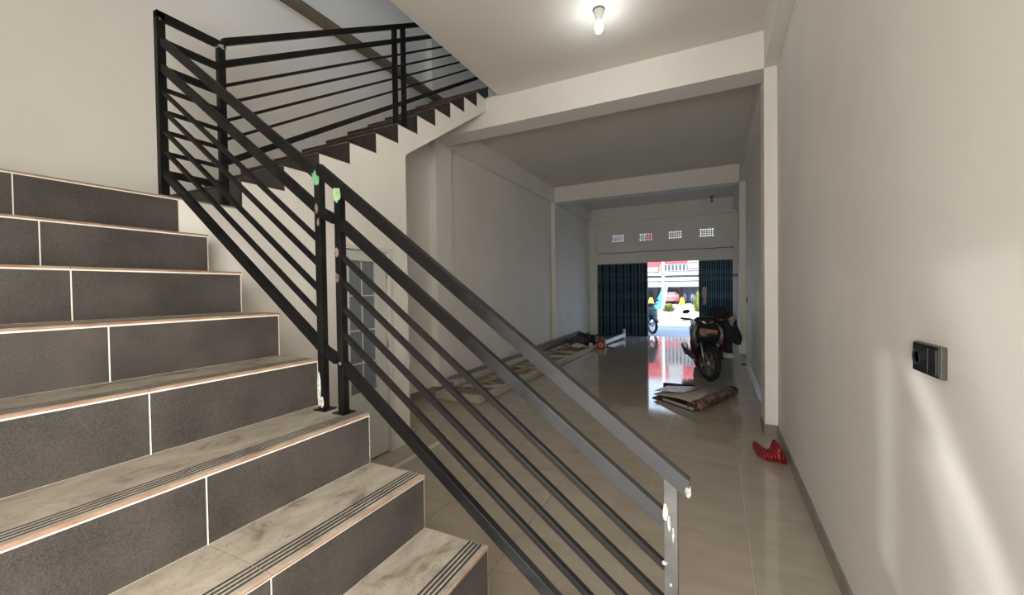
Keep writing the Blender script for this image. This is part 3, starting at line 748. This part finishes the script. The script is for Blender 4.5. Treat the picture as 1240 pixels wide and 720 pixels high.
# ------------------------------------------------------------------ folded printed banner and red bag
bn = thing('folded_banner', (-.25, 5.85, 0), 'folded printed banner with cream backing and a rolled floral edge, lying on the floor', 'banner')
def print_mat():
    m, n, b = new_mat('floral_print'); L = n.links.new
    g = n.nodes.new('ShaderNodeNewGeometry')
    v = n.nodes.new('ShaderNodeTexVoronoi'); v.inputs['Scale'].default_value = 17; L(g.outputs['Position'], v.inputs['Vector'])
    r = n.nodes.new('ShaderNodeValToRGB'); r.color_ramp.interpolation = 'CONSTANT'; e = r.color_ramp.elements
    e[0].position = 0; e[0].color = (.20, .17, .14, 1); e[1].position = .3; e[1].color = (.22, .03, .03, 1)
    for p, c in ((.5, (.05, .07, .03)), (.62, (.25, .05, .045)), (.74, (.26, .20, .10)), (.86, (.03, .025, .02))): a = e.new(p); a.color = (*c, 1)
    s = n.nodes.new('ShaderNodeSeparateColor'); L(v.outputs['Color'], s.inputs[0]); L(s.outputs[0], r.inputs[0]); L(r.outputs[0], b.inputs['Base Color'])
    b.inputs['Roughness'].default_value = .35; return m
PRINT = print_mat()
BCK = mat('banner_backing', (.44, .40, .33), rough=.6, var=.08, scale=8)
EDGE = mat('banner_dark_edge', (.05, .02, .018), rough=.6)
pa, pb_, pc, pd = (-.76, 5.66), (-.25, 5.20), (.06, 6.05), (-.45, 6.25)
m = MB(); m.prism([pa, pb_, (.02, 5.75), (-.3, 6.2), (-.6, 6.0)], 'z', .0, .012); m.build('lower_layer', EDGE, bn)
m = MB(); m.prism([(-.62, 5.56), (-.255, 5.215), (.0, 5.75), (-.35, 6.1)], 'z', .012, .045); m.build('folded_layer', BCK, bn)
m = MB(); m.prism([(-.64, 5.565), (-.26, 5.22), (.0, 5.76), (-.35, 6.1)], 'z', .045, .053); m.build('fold_edge', EDGE, bn)
# curved upper sheet rising into the roll
m = MB(); nn = 12; rows = []
for k in range(nn + 1):
    t = k / nn
    p0 = Vector((-.745, 5.665, 0)).lerp(Vector((-.24, 5.21, 0)), t); p1 = Vector((-.60, 6.02, 0)).lerp(Vector((.10, 6.2, 0)), t)
    z = .055 + .045 * math.sin(t * PI * .62) ** 1.5
    rows.append([m.bm.verts.new((p0.x, p0.y, z)), m.bm.verts.new((p1.x, p1.y, z * .9)), m.bm.verts.new((p1.x, p1.y, z * .9 - .008)), m.bm.verts.new((p0.x, p0.y, z - .008))])
for k in range(nn):
    for q in range(4):
        f = m.bm.faces.new((rows[k][q], rows[k + 1][q], rows[k + 1][(q + 1) % 4], rows[k][(q + 1) % 4])); f.material_index = 1 if q == 3 else 0; f.smooth = q == 0
m.bm.faces.new(rows[0]); m.bm.faces.new(rows[-1][::-1])
m.build('upper_sheet', [BCK, EDGE], bn)
m = MB(); m.prism([(-.735, 5.70), (-.40, 5.72), (-.25, 5.95), (-.20, 6.16), (-.62, 6.03)], 'z', .089, .094); m.build('printed_flap', PRINT, bn)
m = MB(); m.loft([((-.24 + .43 * t, 5.235 + 1.05 * t, .055 + .01 * math.sin(t * 5)), (.085 - .02 * t, -.03, 0), (0, 0, .053)) for t in (0, .15, .3, .45, .6, .75, .9, 1)], 18, p=2); m.build('rolled_edge', PRINT, bn)
m = MB(); m.loft([((.19, 6.28, .055), (.066, -.03, 0), (0, 0, .055)), ((.197, 6.305, .055), (.060, -.03, 0), (0, 0, .048))], 18, p=2); m.build('roll_end', BLACK, bn)
m = MB(); m.loft([((-.69, 6.26, .05), (0, .01, 0), (0, 0, .035)), ((-.28, 6.30, .05), (0, .01, 0), (0, 0, .03))], 8); m.build('far_fold', EDGE, bn)

redp = mat('red_plastic_film', (.34, .007, .010), rough=.35, spec=.5, trans=.2, c2=(.20, .003, .006), scale=14)
def plastic_bag():
    mb = MB(); n = 26; k_ = 16; rings = []
    path = [(.285, 4.25, .035, .025), (.292, 4.19, .065, .05), (.31, 4.10, .08, .055), (.345, 4.05, .08, .05), (.385, 4.03, .08, .045), (.42, 4.05, .11, .08), (.455, 4.05, .12, .085), (.485, 4.02, .10, .06), (.500, 3.97, .06, .03)]
    pr = []
    for i in range(len(path) - 1):
        for q in range(4):
            t = q / 4; pr.append([path[i][j] * (1 - t) + path[i + 1][j] * t for j in range(4)])
    pr.append(list(path[-1]))
    for i, (x, y, ry, rz) in enumerate(pr):
        ring = []
        for k in range(k_):
            a = 2 * PI * k / k_
            cr_ = 1 + .22 * noise.noise(Vector((i * .55, math.cos(a) * 1.8, math.sin(a) * 1.8))) + .12 * noise.noise(Vector((i * 1.7, math.cos(a) * 5, math.sin(a) * 5)))
            zz = rz * .6 + rz * math.sin(a) * cr_
            ring.append(mb.bm.verts.new((min(x + .012 * noise.noise(Vector((i, k, 0))), .513), y + ry * math.cos(a) * cr_, max(.003, zz))))
        rings.append(ring)
    for i in range(len(rings) - 1):
        for k in range(k_):
            f = mb.bm.faces.new((rings[i][k], rings[i][(k + 1) % k_], rings[i + 1][(k + 1) % k_], rings[i + 1][k]))
    mb.bm.faces.new(rings[0][::-1]); mb.bm.faces.new(rings[-1])
    return mb
rbag = thing('plastic_bag', (.38, 4.12, 0), 'crumpled red plastic bag on the floor against the right wall', 'bag')
plastic_bag().build('film', redp, rbag)
m = MB(); m.prism([(.40, .09), (.418, .155), (.435, .15), (.46, .115), (.49, .09)], 'y', 4.08, 4.085); m.jitter(.008, 20, 3); m.build('torn_handle', redp, rbag)

# ------------------------------------------------------------------ parked scooter (front wheel towards the camera)
def scooter(loc, rz, label, body, side, steer=.38, detail=True):
    s = thing('motor_scooter', loc, label, 'scooter', None, rz)
    def put(mb, name, m_, parent=None, bevel=0):
        p = parent or s; me = mb.mesh(name, m_); o = bpy.data.objects.new(name, me); COL.objects.link(o); o.parent = p
        if bevel:
            b = o.modifiers.new('bevel', 'BEVEL'); b.width = bevel; b.segments = 2; b.limit_method = 'ANGLE'
        return o
    def wheel(y, st):
        mt = Matrix.Translation((0, y, .275)) @ Matrix.Rotation(st, 4, 'Z') @ Matrix.Rotation(PI / 2, 4, 'Y')
        prof = [(.275 - .045 + .045 * math.cos(a), .042 * math.sin(a)) for a in [2 * PI * k / 12 for k in range(13)]]
        t = put(MB().lathe(prof, 32, mt), 'tyre', RUBBER)
        r = MB(); r.lathe([(.188, -.018), (.200, -.018), (.200, .018), (.188, .018), (.188, -.018)], 32, mt)
        for k in range(5):
            a = 2 * PI * k / 5; mt2 = mt @ Matrix.Rotation(a, 4, 'Z'); r.box(.02, .19, -.014, .014, -.009, .009, 0, mt2)
        r.lathe([(.001, -.035), (.035, -.035), (.035, .035), (.001, .035)], 16, mt)
        put(r, 'wheel_rim', ALU, t)
    wheel(0, steer); wheel(1.25, 0)
    RS = Matrix.Rotation(steer, 4, 'Z'); HS = Matrix.Translation((0, 0, -.055)) @ Matrix.Rotation(steer * .3, 4, 'Z')
    f = MB()
    for sx in (-.075, .075): f.tube([(sx, 0, .275), (sx, .04, .42), (sx * .8, .13, .66)], .014, 10)
    put(f.move(RS), 'fork', ALU)
    m_ = MB(); rr = []
    for k in range(11):
        a = math.radians(20 + 130 * k / 10); rr.append(((0, -math.cos(a) * .30, .275 + math.sin(a) * .30), (.06, 0, 0), (0, -math.cos(a) * .012, math.sin(a) * .012)))
    m_.loft(rr, 12, p=3); put(m_.move(RS), 'front_fender', BLACK)
    # front apron and leg shield
    c = MB(); c.loft([((0, .16, .50), (.09, 0, 0), (0, .06, -.01)), ((0, .12, .62), (.17, 0, 0), (0, .09, .0)), ((0, .10, .74), (.20, 0, 0), (0, .10, .01)), ((0, .14, .86), (.17, 0, 0), (0, .09, .02)), ((0, .20, .93), (.10, 0, 0), (0, .06, .02))], 20, p=2.8)
    put(c, 'front_apron', BLACK if detail else body)
    for sx in (-1, 1):
        c = MB(); c.loft([((sx * .13, .24, .28), (.035, 0, 0), (0, .05, 0)), ((sx * .195, .20, .42), (.035, .0, 0), (0, .07, 0)), ((sx * .215, .17, .58), (.03, 0, 0), (0, .09, 0)), ((sx * .20, .17, .72), (.028, 0, 0), (0, .08, 0)), ((sx * .16, .20, .84), (.02, 0, 0), (0, .05, 0))], 14, p=2.6)
        put(c, 'leg_shield_lower', body)
        c = MB(); c.loft([((sx * .175, .10, .56), (.022, 0, 0), (0, .03, 0)), ((sx * .19, .075, .68), (.04, -.01 * sx, 0), (0, .03, 0)), ((sx * .17, .085, .80), (.045, -.015 * sx, 0), (0, .03, 0)), ((sx * .12, .13, .88), (.02, 0, 0), (0, .02, 0))], 12)
        put(c, 'apron_side_panel', side)
    # handlebar cover, headlamp
    hd = MB(); hd.loft([((0, .06, .965), (.10, 0, 0), (0, .0, .045)), ((0, .10, .975), (.15, 0, 0), (0, 0, .06)), ((0, .18, .985), (.16, 0, 0), (0, 0, .055)), ((0, .28, .99), (.09, 0, 0), (0, 0, .03))], 18); put(hd.move(HS), 'handlebar_cover', BLACK)
    for sx in (-1, 1):
        l = MB(); l.loft([((sx * .055, .045, .955), (.030, .01 * sx, .010 * sx), (0, 0, .018)), ((sx * .055, .09, .96), (.036, .01 * sx, .010 * sx), (0, 0, .022))], 14); put(l.move(HS), 'headlamp', LENS)
    hb = MB(); hb.tube([(-.30, .26, 1.0), (-.16, .20, .985), (.16, .20, .985), (.30, .26, 1.0)], .011, 8); put(hb.move(HS), 'handlebar', ALU)
    for sx in (-1, 1):
        put(MB().tube([(sx * .22, .225, .99), (sx * .34, .28, 1.003)], .018, 10).move(HS), 'grip', RUBBER)
        put(MB().tube([(sx * .20, .19, .985), (sx * .26, .17, .98), (sx * .35, .20, .975)], .006, 6).move(HS), 'brake_lever', ALU)
        mi_ = put(MB().tube([(sx * .20, .21, .99), (sx * .24, .20, 1.06), (sx * .27, .19, 1.10)], .005, 6).move(HS), 'mirror_stem', BLACK)
        mm = MB(); mm.loft([((sx * .28, .185, 1.115), (.055, 0, .008), (0, .0, .032)), ((sx * .28, .215, 1.118), (.048, 0, .008), (0, 0, .027))], 14); put(mm.move(HS), 'mirror_head', BLACK, mi_)
    # floor, body, seat, tail
    put(MB().loft([((0, .30, .30), (.15, 0, 0), (0, 0, .05)), ((0, .62, .29), (.16, 0, 0), (0, 0, .05))], 14, p=4), 'footboard', BLACK)
    put(MB().loft([((0, .25, .50), (.05, 0, 0), (0, 0, .2)), ((0, .5, .44), (.07, 0, 0), (0, 0, .14)), ((0, .7, .50), (.12, 0, 0), (0, 0, .18)), ((0, 1.0, .60), (.15, 0, 0), (0, 0, .14)), ((0, 1.35, .68), (.12, 0, 0), (0, 0, .1)), ((0, 1.55, .74), (.04, 0, 0), (0, 0, .04))], 18), 'rear_body', body)
    put(MB().loft([((0, .55, .70), (.06, 0, 0), (0, 0, .02)), ((0, .66, .745), (.11, 0, 0), (0, 0, .04)), ((0, .95, .76), (.13, 0, 0), (0, 0, .045)), ((0, 1.3, .82), (.11, 0, 0), (0, 0, .04)), ((0, 1.42, .83), (.05, 0, 0), (0, 0, .02))], 18), 'seat', BLACK)
    put(MB().tube([(-.12, .55, .24), (-.16, .9, .26), (-.19, 1.1, .30), (-.19, 1.5, .36)], [.02, .03, .055, .055], 14), 'exhaust', BLACK)
    put(MB().loft([((-.13, .62, .30), (.07, 0, 0), (0, 0, .07)), ((-.13, 1.15, .29), (.06, 0, 0), (0, 0, .07))], 14), 'engine', BLACK)
    put(MB().tube([(.10, .58, .22), (.19, .56, .03), (.23, .56, .012)], .010, 8), 'side_stand', BLACK)
    for sx in (-1, 1): put(MB().tube([(sx * .14, .72, .30), (sx * .26, .70, .31)], .014, 8), 'foot_peg', RUBBER)
    pt = Matrix.Translation((.0, .01, .765)) @ Matrix.Rotation(-.12, 4, 'X') @ Matrix.Rotation(.12, 4, 'Y')
    pp = put(MB().box(-.125, .125, -.002, .002, -.032, .032, 0, pt), 'number_plate', PLATE)
    if detail:
        pm = MB()
        for k in range(8):
            if k == 2: continue
            x = -.105 + k * .028; pm.box(x, x + .004, -.004, -.0019, -.004, .020, 0, pt); pm.box(x, x + .017, -.004, -.0019, .016, .020, 0, pt); pm.box(x + .013, x + .017, -.004, -.0019, -.004 if k % 2 else .006, .020, 0, pt)
        pm.box(-.03, .04, -.004, -.0019, -.022, -.016, 0, pt)
        put(pm, 'plate_lettering', PLATET, pp)
    return s
sc1 = scooter((-.11, 7.02, 0), .17, 'black and maroon motor scooter parked with its front wheel towards the camera', MAROON, SCWH, .42)
sc2 = scooter((-1.83, 13.75, -.02), .6, 'green motor scooter outside, half hidden behind the left folding gate', GREENSC, PVC, .1, False)

# things carried by the scooter
def drape(name, material, outline, y0, th, label, cat, seed):
    """hanging cloth: outline in x,z, thick and wrinkled"""
    mb = MB(); n = len(outline); cx = sum(p[0] for p in outline) / n; cz = sum(p[1] for p in outline) / n
    rings = []
    for (sy, sc_) in ((-1, .55), (-.8, .85), (-.3, 1.0), (.3, 1.0), (.8, .85), (1, .55)):
        rings.append([mb.bm.verts.new((cx + (p[0] - cx) * sc_, y0 + sy * th, cz + (p[1] - cz) * sc_)) for p in outline])
    for i in range(len(rings) - 1):
        for k in range(n): mb.bm.faces.new((rings[i][k], rings[i][(k + 1) % n], rings[i + 1][(k + 1) % n], rings[i + 1][k]))
    mb.bm.faces.new(rings[0][::-1]); mb.bm.faces.new(rings[-1])
    bmesh.ops.subdivide_edges(mb.bm, edges=mb.bm.edges[:], cuts=2, use_grid_fill=True)
    mb.jitter(.022, 9, seed)
    for f in mb.bm.faces: f.smooth = True
    return tag(mb.build(name, material), label, cat)
drape('jacket', DARKCL, [(.13, 1.00), (.22, 1.03), (.27, .96), (.30, .80), (.345, .66), (.33, .56), (.26, .55), (.22, .58), (.21, .44), (.16, .42), (.10, .44), (.10, .62), (.09, .84)], 7.22, .075, 'black jacket hanging from the right side of the scooter handlebar', 'jacket', 3)
drape('grey_cloth', GREYCL, [(.15, .95), (.24, 1.01), (.28, .99), (.245, .90), (.22, .83), (.19, .86)], 7.13, .03, 'pale grey cloth tucked over the right handlebar of the scooter', 'cloth', 6)
heap((.035, 7.45, .86), (.18, .16, .15), DARKCL, 'backpack', 'black bag standing on the scooter behind its handlebar', 'bag', 12, 3, .18, .8)
heap((.17, 7.30, .33), (.10, .07, .05), mat('white_carrier_bag', (.50, .50, .50), rough=.4, var=.1, scale=20), 'carrier_bag', 'crumpled white carrier bag low on the right side of the scooter', 'bag', 14, 3, .3, .6)

# ------------------------------------------------------------------ street outside
ROAD = mat('sun_bleached_road', (.32, .315, .30), rough=.85, var=.2, scale=.35, detail=6, coord='Position', stretch=(.5, 2.2, 1))
struct(MB().box(-30, 30, YF + .15, 27.0, -.3, -.05), 'floor_outside', ROAD)
struct(MB().box(-60, 60, 27.0, 60, -.3, -.04), 'floor_far_road', mat('far_road', (.36, .355, .35), rough=.9, var=.08, scale=.4, coord='Position'))
struct(MB().box(-40, 40, 24.2, 24.6, -.05, .12), 'trim_kerb', mat('kerb_concrete', (.62, .61, .58), rough=.9, var=.1, scale=2))
struct(MB().box(-30, 30, -40, YBK - .15, -.3, -.01), 'floor_yard', ROAD)
WB = mat('white_render', (.37, .365, .35), rough=.8, var=.03, scale=1)
REDB = mat('red_cladding', (.42, .055, .065), rough=.6, var=.12, scale=.8)
WIN = mat('street_window_glass', (.06, .075, .08), rough=.3, spec=.2)
FRM = mat('white_window_frame', (.36, .37, .37), rough=.5)
bd = thing('shop_building', (-3.6, 42.5, 0), 'long white shop building with red upper cladding across the street', 'building')
m = MB(); m.box(-14, 8, 42.4, 50, 1.55, 7.6); m.box(-14, 8, 45, 50, -.05, 1.55); m.build('upper_wall', WB, bd)
m = MB(); m.box(-6.1, -4.95, 42.28, 42.41, 3.02, 7.35); m.box(-4.95, -4.2, 42.28, 42.41, 6.05, 7.35); m.box(-2.9, -1.5, 42.28, 42.41, 6.05, 7.35); m.box(-1.9, -1.3, 42.28, 42.41, 4.1, 6.05); m.box(-4.95, -1.9, 42.3, 42.41, 3.75, 4.1); m.build('red_cladding', REDB, bd)
m = MB(); m.box(-14, 8, 41.7, 42.5, 2.62, 2.92); m.build('fascia_ledge', WB, bd); m = MB(); m.box(-14, 8, 41.75, 42.5, 2.1, 2.42); m.build('lower_ledge', WB, bd)
m = MB(); m.box(-14, 8, 41.0, 42.5, 1.52, 2.02); m.build('awning', mat('grey_awning', (.22, .22, .215), rough=.7), bd)
for k in range(9):
    x = -4.85 + k * .33
    for z0, z1 in ((3.05, 3.7), (4.3, 5.0), (5.05, 5.9)):
        wn = MB(); wn.box(x, x + .27, 42.25, 42.41, z0, z1); wn = wn.build('window', FRM, bd)
        MB().box(x + .04, x + .23, 42.235, 42.25, z0 + .05, z1 - .05).build('pane', WIN, wn)
for k in range(8):
    x = -7.2 + k * 1.0; sh = MB(); sh.box(x, x + .8, 44.9, 45.0, 0, 1.5); s_ = sh.build('shopfront', FRM, bd); MB().box(x + .08, x + .72, 44.85, 44.9, .1, 1.4).build('pane', mat('shop_glass', (.16, .15, .20), rough=.2), s_)
sg = thing('shop_sign', (-5.7, 41.9, 2.95), 'white rounded sign low on the red cladding across the street', 'sign')
m = MB(); m.box(-6.2, -5.05, 42.1, 42.27, 3.02, 3.42); m.build('panel', mat('cream_sign', (.85, .82, .72), rough=.5), sg, .03)
s_ = thing('shop_sign', (-2.3, 42.2, 3.1), 'white sign with two rows of red lettering at the right of the shop building', 'sign')
m = MB(); m.box(-2.4, -1.45, 42.15, 42.24, 3.05, 4.0); m.build('panel', FRM, s_)
for z in (3.15, 3.7):
    t = MB()
    for k in range(9):
        x = -2.33 + k * .095; t.box(x, x + .065, 42.13, 42.152, z, z + .13)
        if k % 2: t.box(x + .02, x + .05, 42.12, 42.131, z + .03, z + .09)
    t.build('red_lettering', mat('red_letter', (.22, .01, .01), rough=.6), s_, 0, 'stuff')
# pole with blue and white banner cloth
pole = MB(); pole.tube([(-2.83, 26, -.05), (-2.83, 26, 3.3), (-2.83, 26, 7)], [.09, .075, .06], 12)
tag(pole.build('street_pole', mat('white_pole', (.78, .77, .75), rough=.5)), 'white street pole on the far side of the road', 'pole')
BLU = mat('bright_blue_cloth', (.05, .30, .72), rough=.7, var=.2, scale=6)
mb = MB(); mb.prism([(-3.95, -.04), (-3.45, -.04), (-3.15, 1.35), (-3.0, 1.75), (-3.35, 1.3)], 'y', 29.9, 30.05); mb.jitter(.08, 1.5, 2)
tag(mb.build('blue_tarpaulin', BLU), 'bright blue tarpaulin hanging left of the street pole', 'tarpaulin')
mb = MB(); mb.prism([(-3.4, -.04), (-3.2, -.04), (-2.95, 1.5), (-3.02, 1.7)], 'y', 29.7, 29.78); mb.jitter(.05, 1.5, 4)
tag(mb.build('blue_tarpaulin', mat('pale_blue_cloth', (.25, .55, .80), rough=.7)), 'paler blue strip of tarpaulin right beside the street pole', 'tarpaulin')
# planter bushes
LEAF = mat('yellow_green_leaf', (.12, .16, .02), rough=.6, c2=(.24, .26, .045), scale=4, coord='Position')
def bush(c, s, n, label, seed):
    b = thing('street_bush', c, label, 'bush'); rnd = random.Random(seed); mb = MB()
    for k in range(n):
        a = rnd.uniform(0, 2 * PI); el = rnd.uniform(.05, 1.35); L_ = rnd.uniform(.5, 1)
        d = Vector((math.cos(a) * math.cos(el), math.sin(a) * math.cos(el), math.sin(el)))
        base = Vector(c) + Vector((d.x * s[0] * .2, d.y * s[1] * .2, .02)); tip = Vector(c) + Vector((d.x * s[0], d.y * s[1], d.z * s[2])) * L_
        sd_ = d.cross(Vector((0, 0, 1))).normalized() * .05; mid = base.lerp(tip, .6)
        vs = [mb.bm.verts.new(base), mb.bm.verts.new(mid + sd_), mb.bm.verts.new(tip), mb.bm.verts.new(mid - sd_)]; mb.bm.faces.new(vs)
    mb.build('foliage', LEAF, b, 0, 'stuff'); return b
bush((-2.35, 24.4, .12), (.62, .4, .55), 260, 'yellow-green bush on the kerb in the middle of the doorway view', 1)
bush((-.85, 24.4, .12), (.45, .4, 1.3), 320, 'taller yellow-green bush on the kerb beside the right folding gate', 2)
bush((-3.25, 24.4, .12), (.25, .3, .25), 80, 'small sparse bush on the kerb left of the middle bush', 3)
# yellow bollards and parked traffic
YEL = mat('yellow_plastic', (.60, .42, .03), rough=.5)
for x, lab in ((-5.15, 'yellow road barrier left of the blue tarpaulin across the street'), (-2.62, 'yellow road barrier right of the white pole across the street')):
    b_ = thing('road_barrier', (x, 38, -.04), lab, 'barrier', 'yellow barriers across the street')
    MB().prism([(x - .24, -.04), (x + .24, -.04), (x + .19, .35), (x + .10, .62), (x - .10, .62), (x - .19, .35)], 'y', 37.85, 38.15).build('body', YEL, b_, .02)
    MB().box(x - .30, x + .30, 37.75, 38.25, -.04, .05).build('foot', YEL, b_)
def car(x, y, c, label, w_=1.7, h_=1.35):
    cr_ = thing('parked_car', (x, y, -.04), label, 'car')
    m1 = mat('car_paint', c, rough=.3)
    MB().loft([((x, y - 1.9, .48), (w_ * .42, 0, 0), (0, 0, .22)), ((x, y - 1.6, .52), (w_ * .48, 0, 0), (0, 0, .32)), ((x, y - .7, .56), (w_ * .5, 0, 0), (0, 0, .36)), ((x, y + 1.6, .58), (w_ * .5, 0, 0), (0, 0, .36)), ((x, y + 1.9, .55), (w_ * .45, 0, 0), (0, 0, .28))], 20, p=4).build('body', m1, cr_)
    MB().loft([((x, y - .9, .85), (w_ * .44, 0, 0), (0, 0, .08)), ((x, y - .4, 1.1), (w_ * .40, 0, 0), (0, 0, .24)), ((x, y + 1.0, 1.12), (w_ * .40, 0, 0), (0, 0, .24)), ((x, y + 1.6, .9), (w_ * .42, 0, 0), (0, 0, .1))], 16, p=4).build('cabin_glass', WIN, cr_)
    MB().loft([((x, y - .38, 1.33), (w_ * .36, 0, 0), (0, 0, .03)), ((x, y + 1.0, 1.35), (w_ * .36, 0, 0), (0, 0, .03))], 16, p=4).build('roof_panel', m1, cr_)
    for sx in (-1, 1):
        for yy in (-1.2, 1.25):
            MB().lathe([(.001, -.09), (.20, -.09), (.30, -.09), (.31, -.06), (.31, .06), (.30, .09), (.001, .09)], 20, Matrix.Translation((x + sx * w_ * .42, y + yy, .27)) @ Matrix.Rotation(PI / 2, 4, 'Y')).build('wheel', RUBBER, cr_)
        MB().box(x + sx * .60 - .13, x + sx * .60 + .13, y - 1.93, y - 1.86, .5, .62).build('headlamp', LENS, cr_)
    return cr_
car(-4.0, 42.1, (.42, .13, .12), 'dull red car parked in front of the shops right of the blue tarpaulin')
car(-7.0, 42.1, (.75, .75, .75), 'white car parked in front of the shops at the left', 1.7)
cols = [(.55, .10, .10), (.05, .05, .08), (.10, .13, .30), (.04, .04, .05), (.5, .5, .52), (.05, .05, .06), (.10, .08, .20), (.6, .6, .6)]
labs = ['red', 'black', 'dark blue', 'near-black', 'grey', 'dark', 'violet', 'white']
def bike(x, y, c, lab):
    b_ = thing('parked_motorbike', (x, y, -.04), lab, 'motorbike', 'motorbikes parked before the shops')
    for yy in (-.6, .6):
        MB().lathe([(.20, -.04), (.28, -.04), (.30, 0), (.28, .04), (.20, .04), (.20, -.04)], 16, Matrix.Translation((x, y + yy, .26)) @ Matrix.Rotation(PI / 2, 4, 'Y')).build('wheel', RUBBER, b_)
    MB().loft([((x, y - .5, .55), (.14, 0, 0), (0, 0, .3)), ((x, y - .3, .6), (.16, 0, 0), (0, 0, .3)), ((x, y, .45), (.12, 0, 0), (0, 0, .15)), ((x, y + .7, .65), (.12, 0, 0), (0, 0, .12))], 12).build('body', mat('bike_paint', c, rough=.4), b_)
    MB().tube([(x - .3, y - .35, .95), (x, y - .45, .92), (x + .3, y - .35, .95)], .03, 6).build('handlebar', BLACK, b_)
for k in range(8):
    x = -3.1 + k * .62 - (3.1 if False else 0)
    bike(x, 39.4 + .15 * (k % 2), cols[k], '%s motorbike parked in the row before the shops across the street' % labs[k])
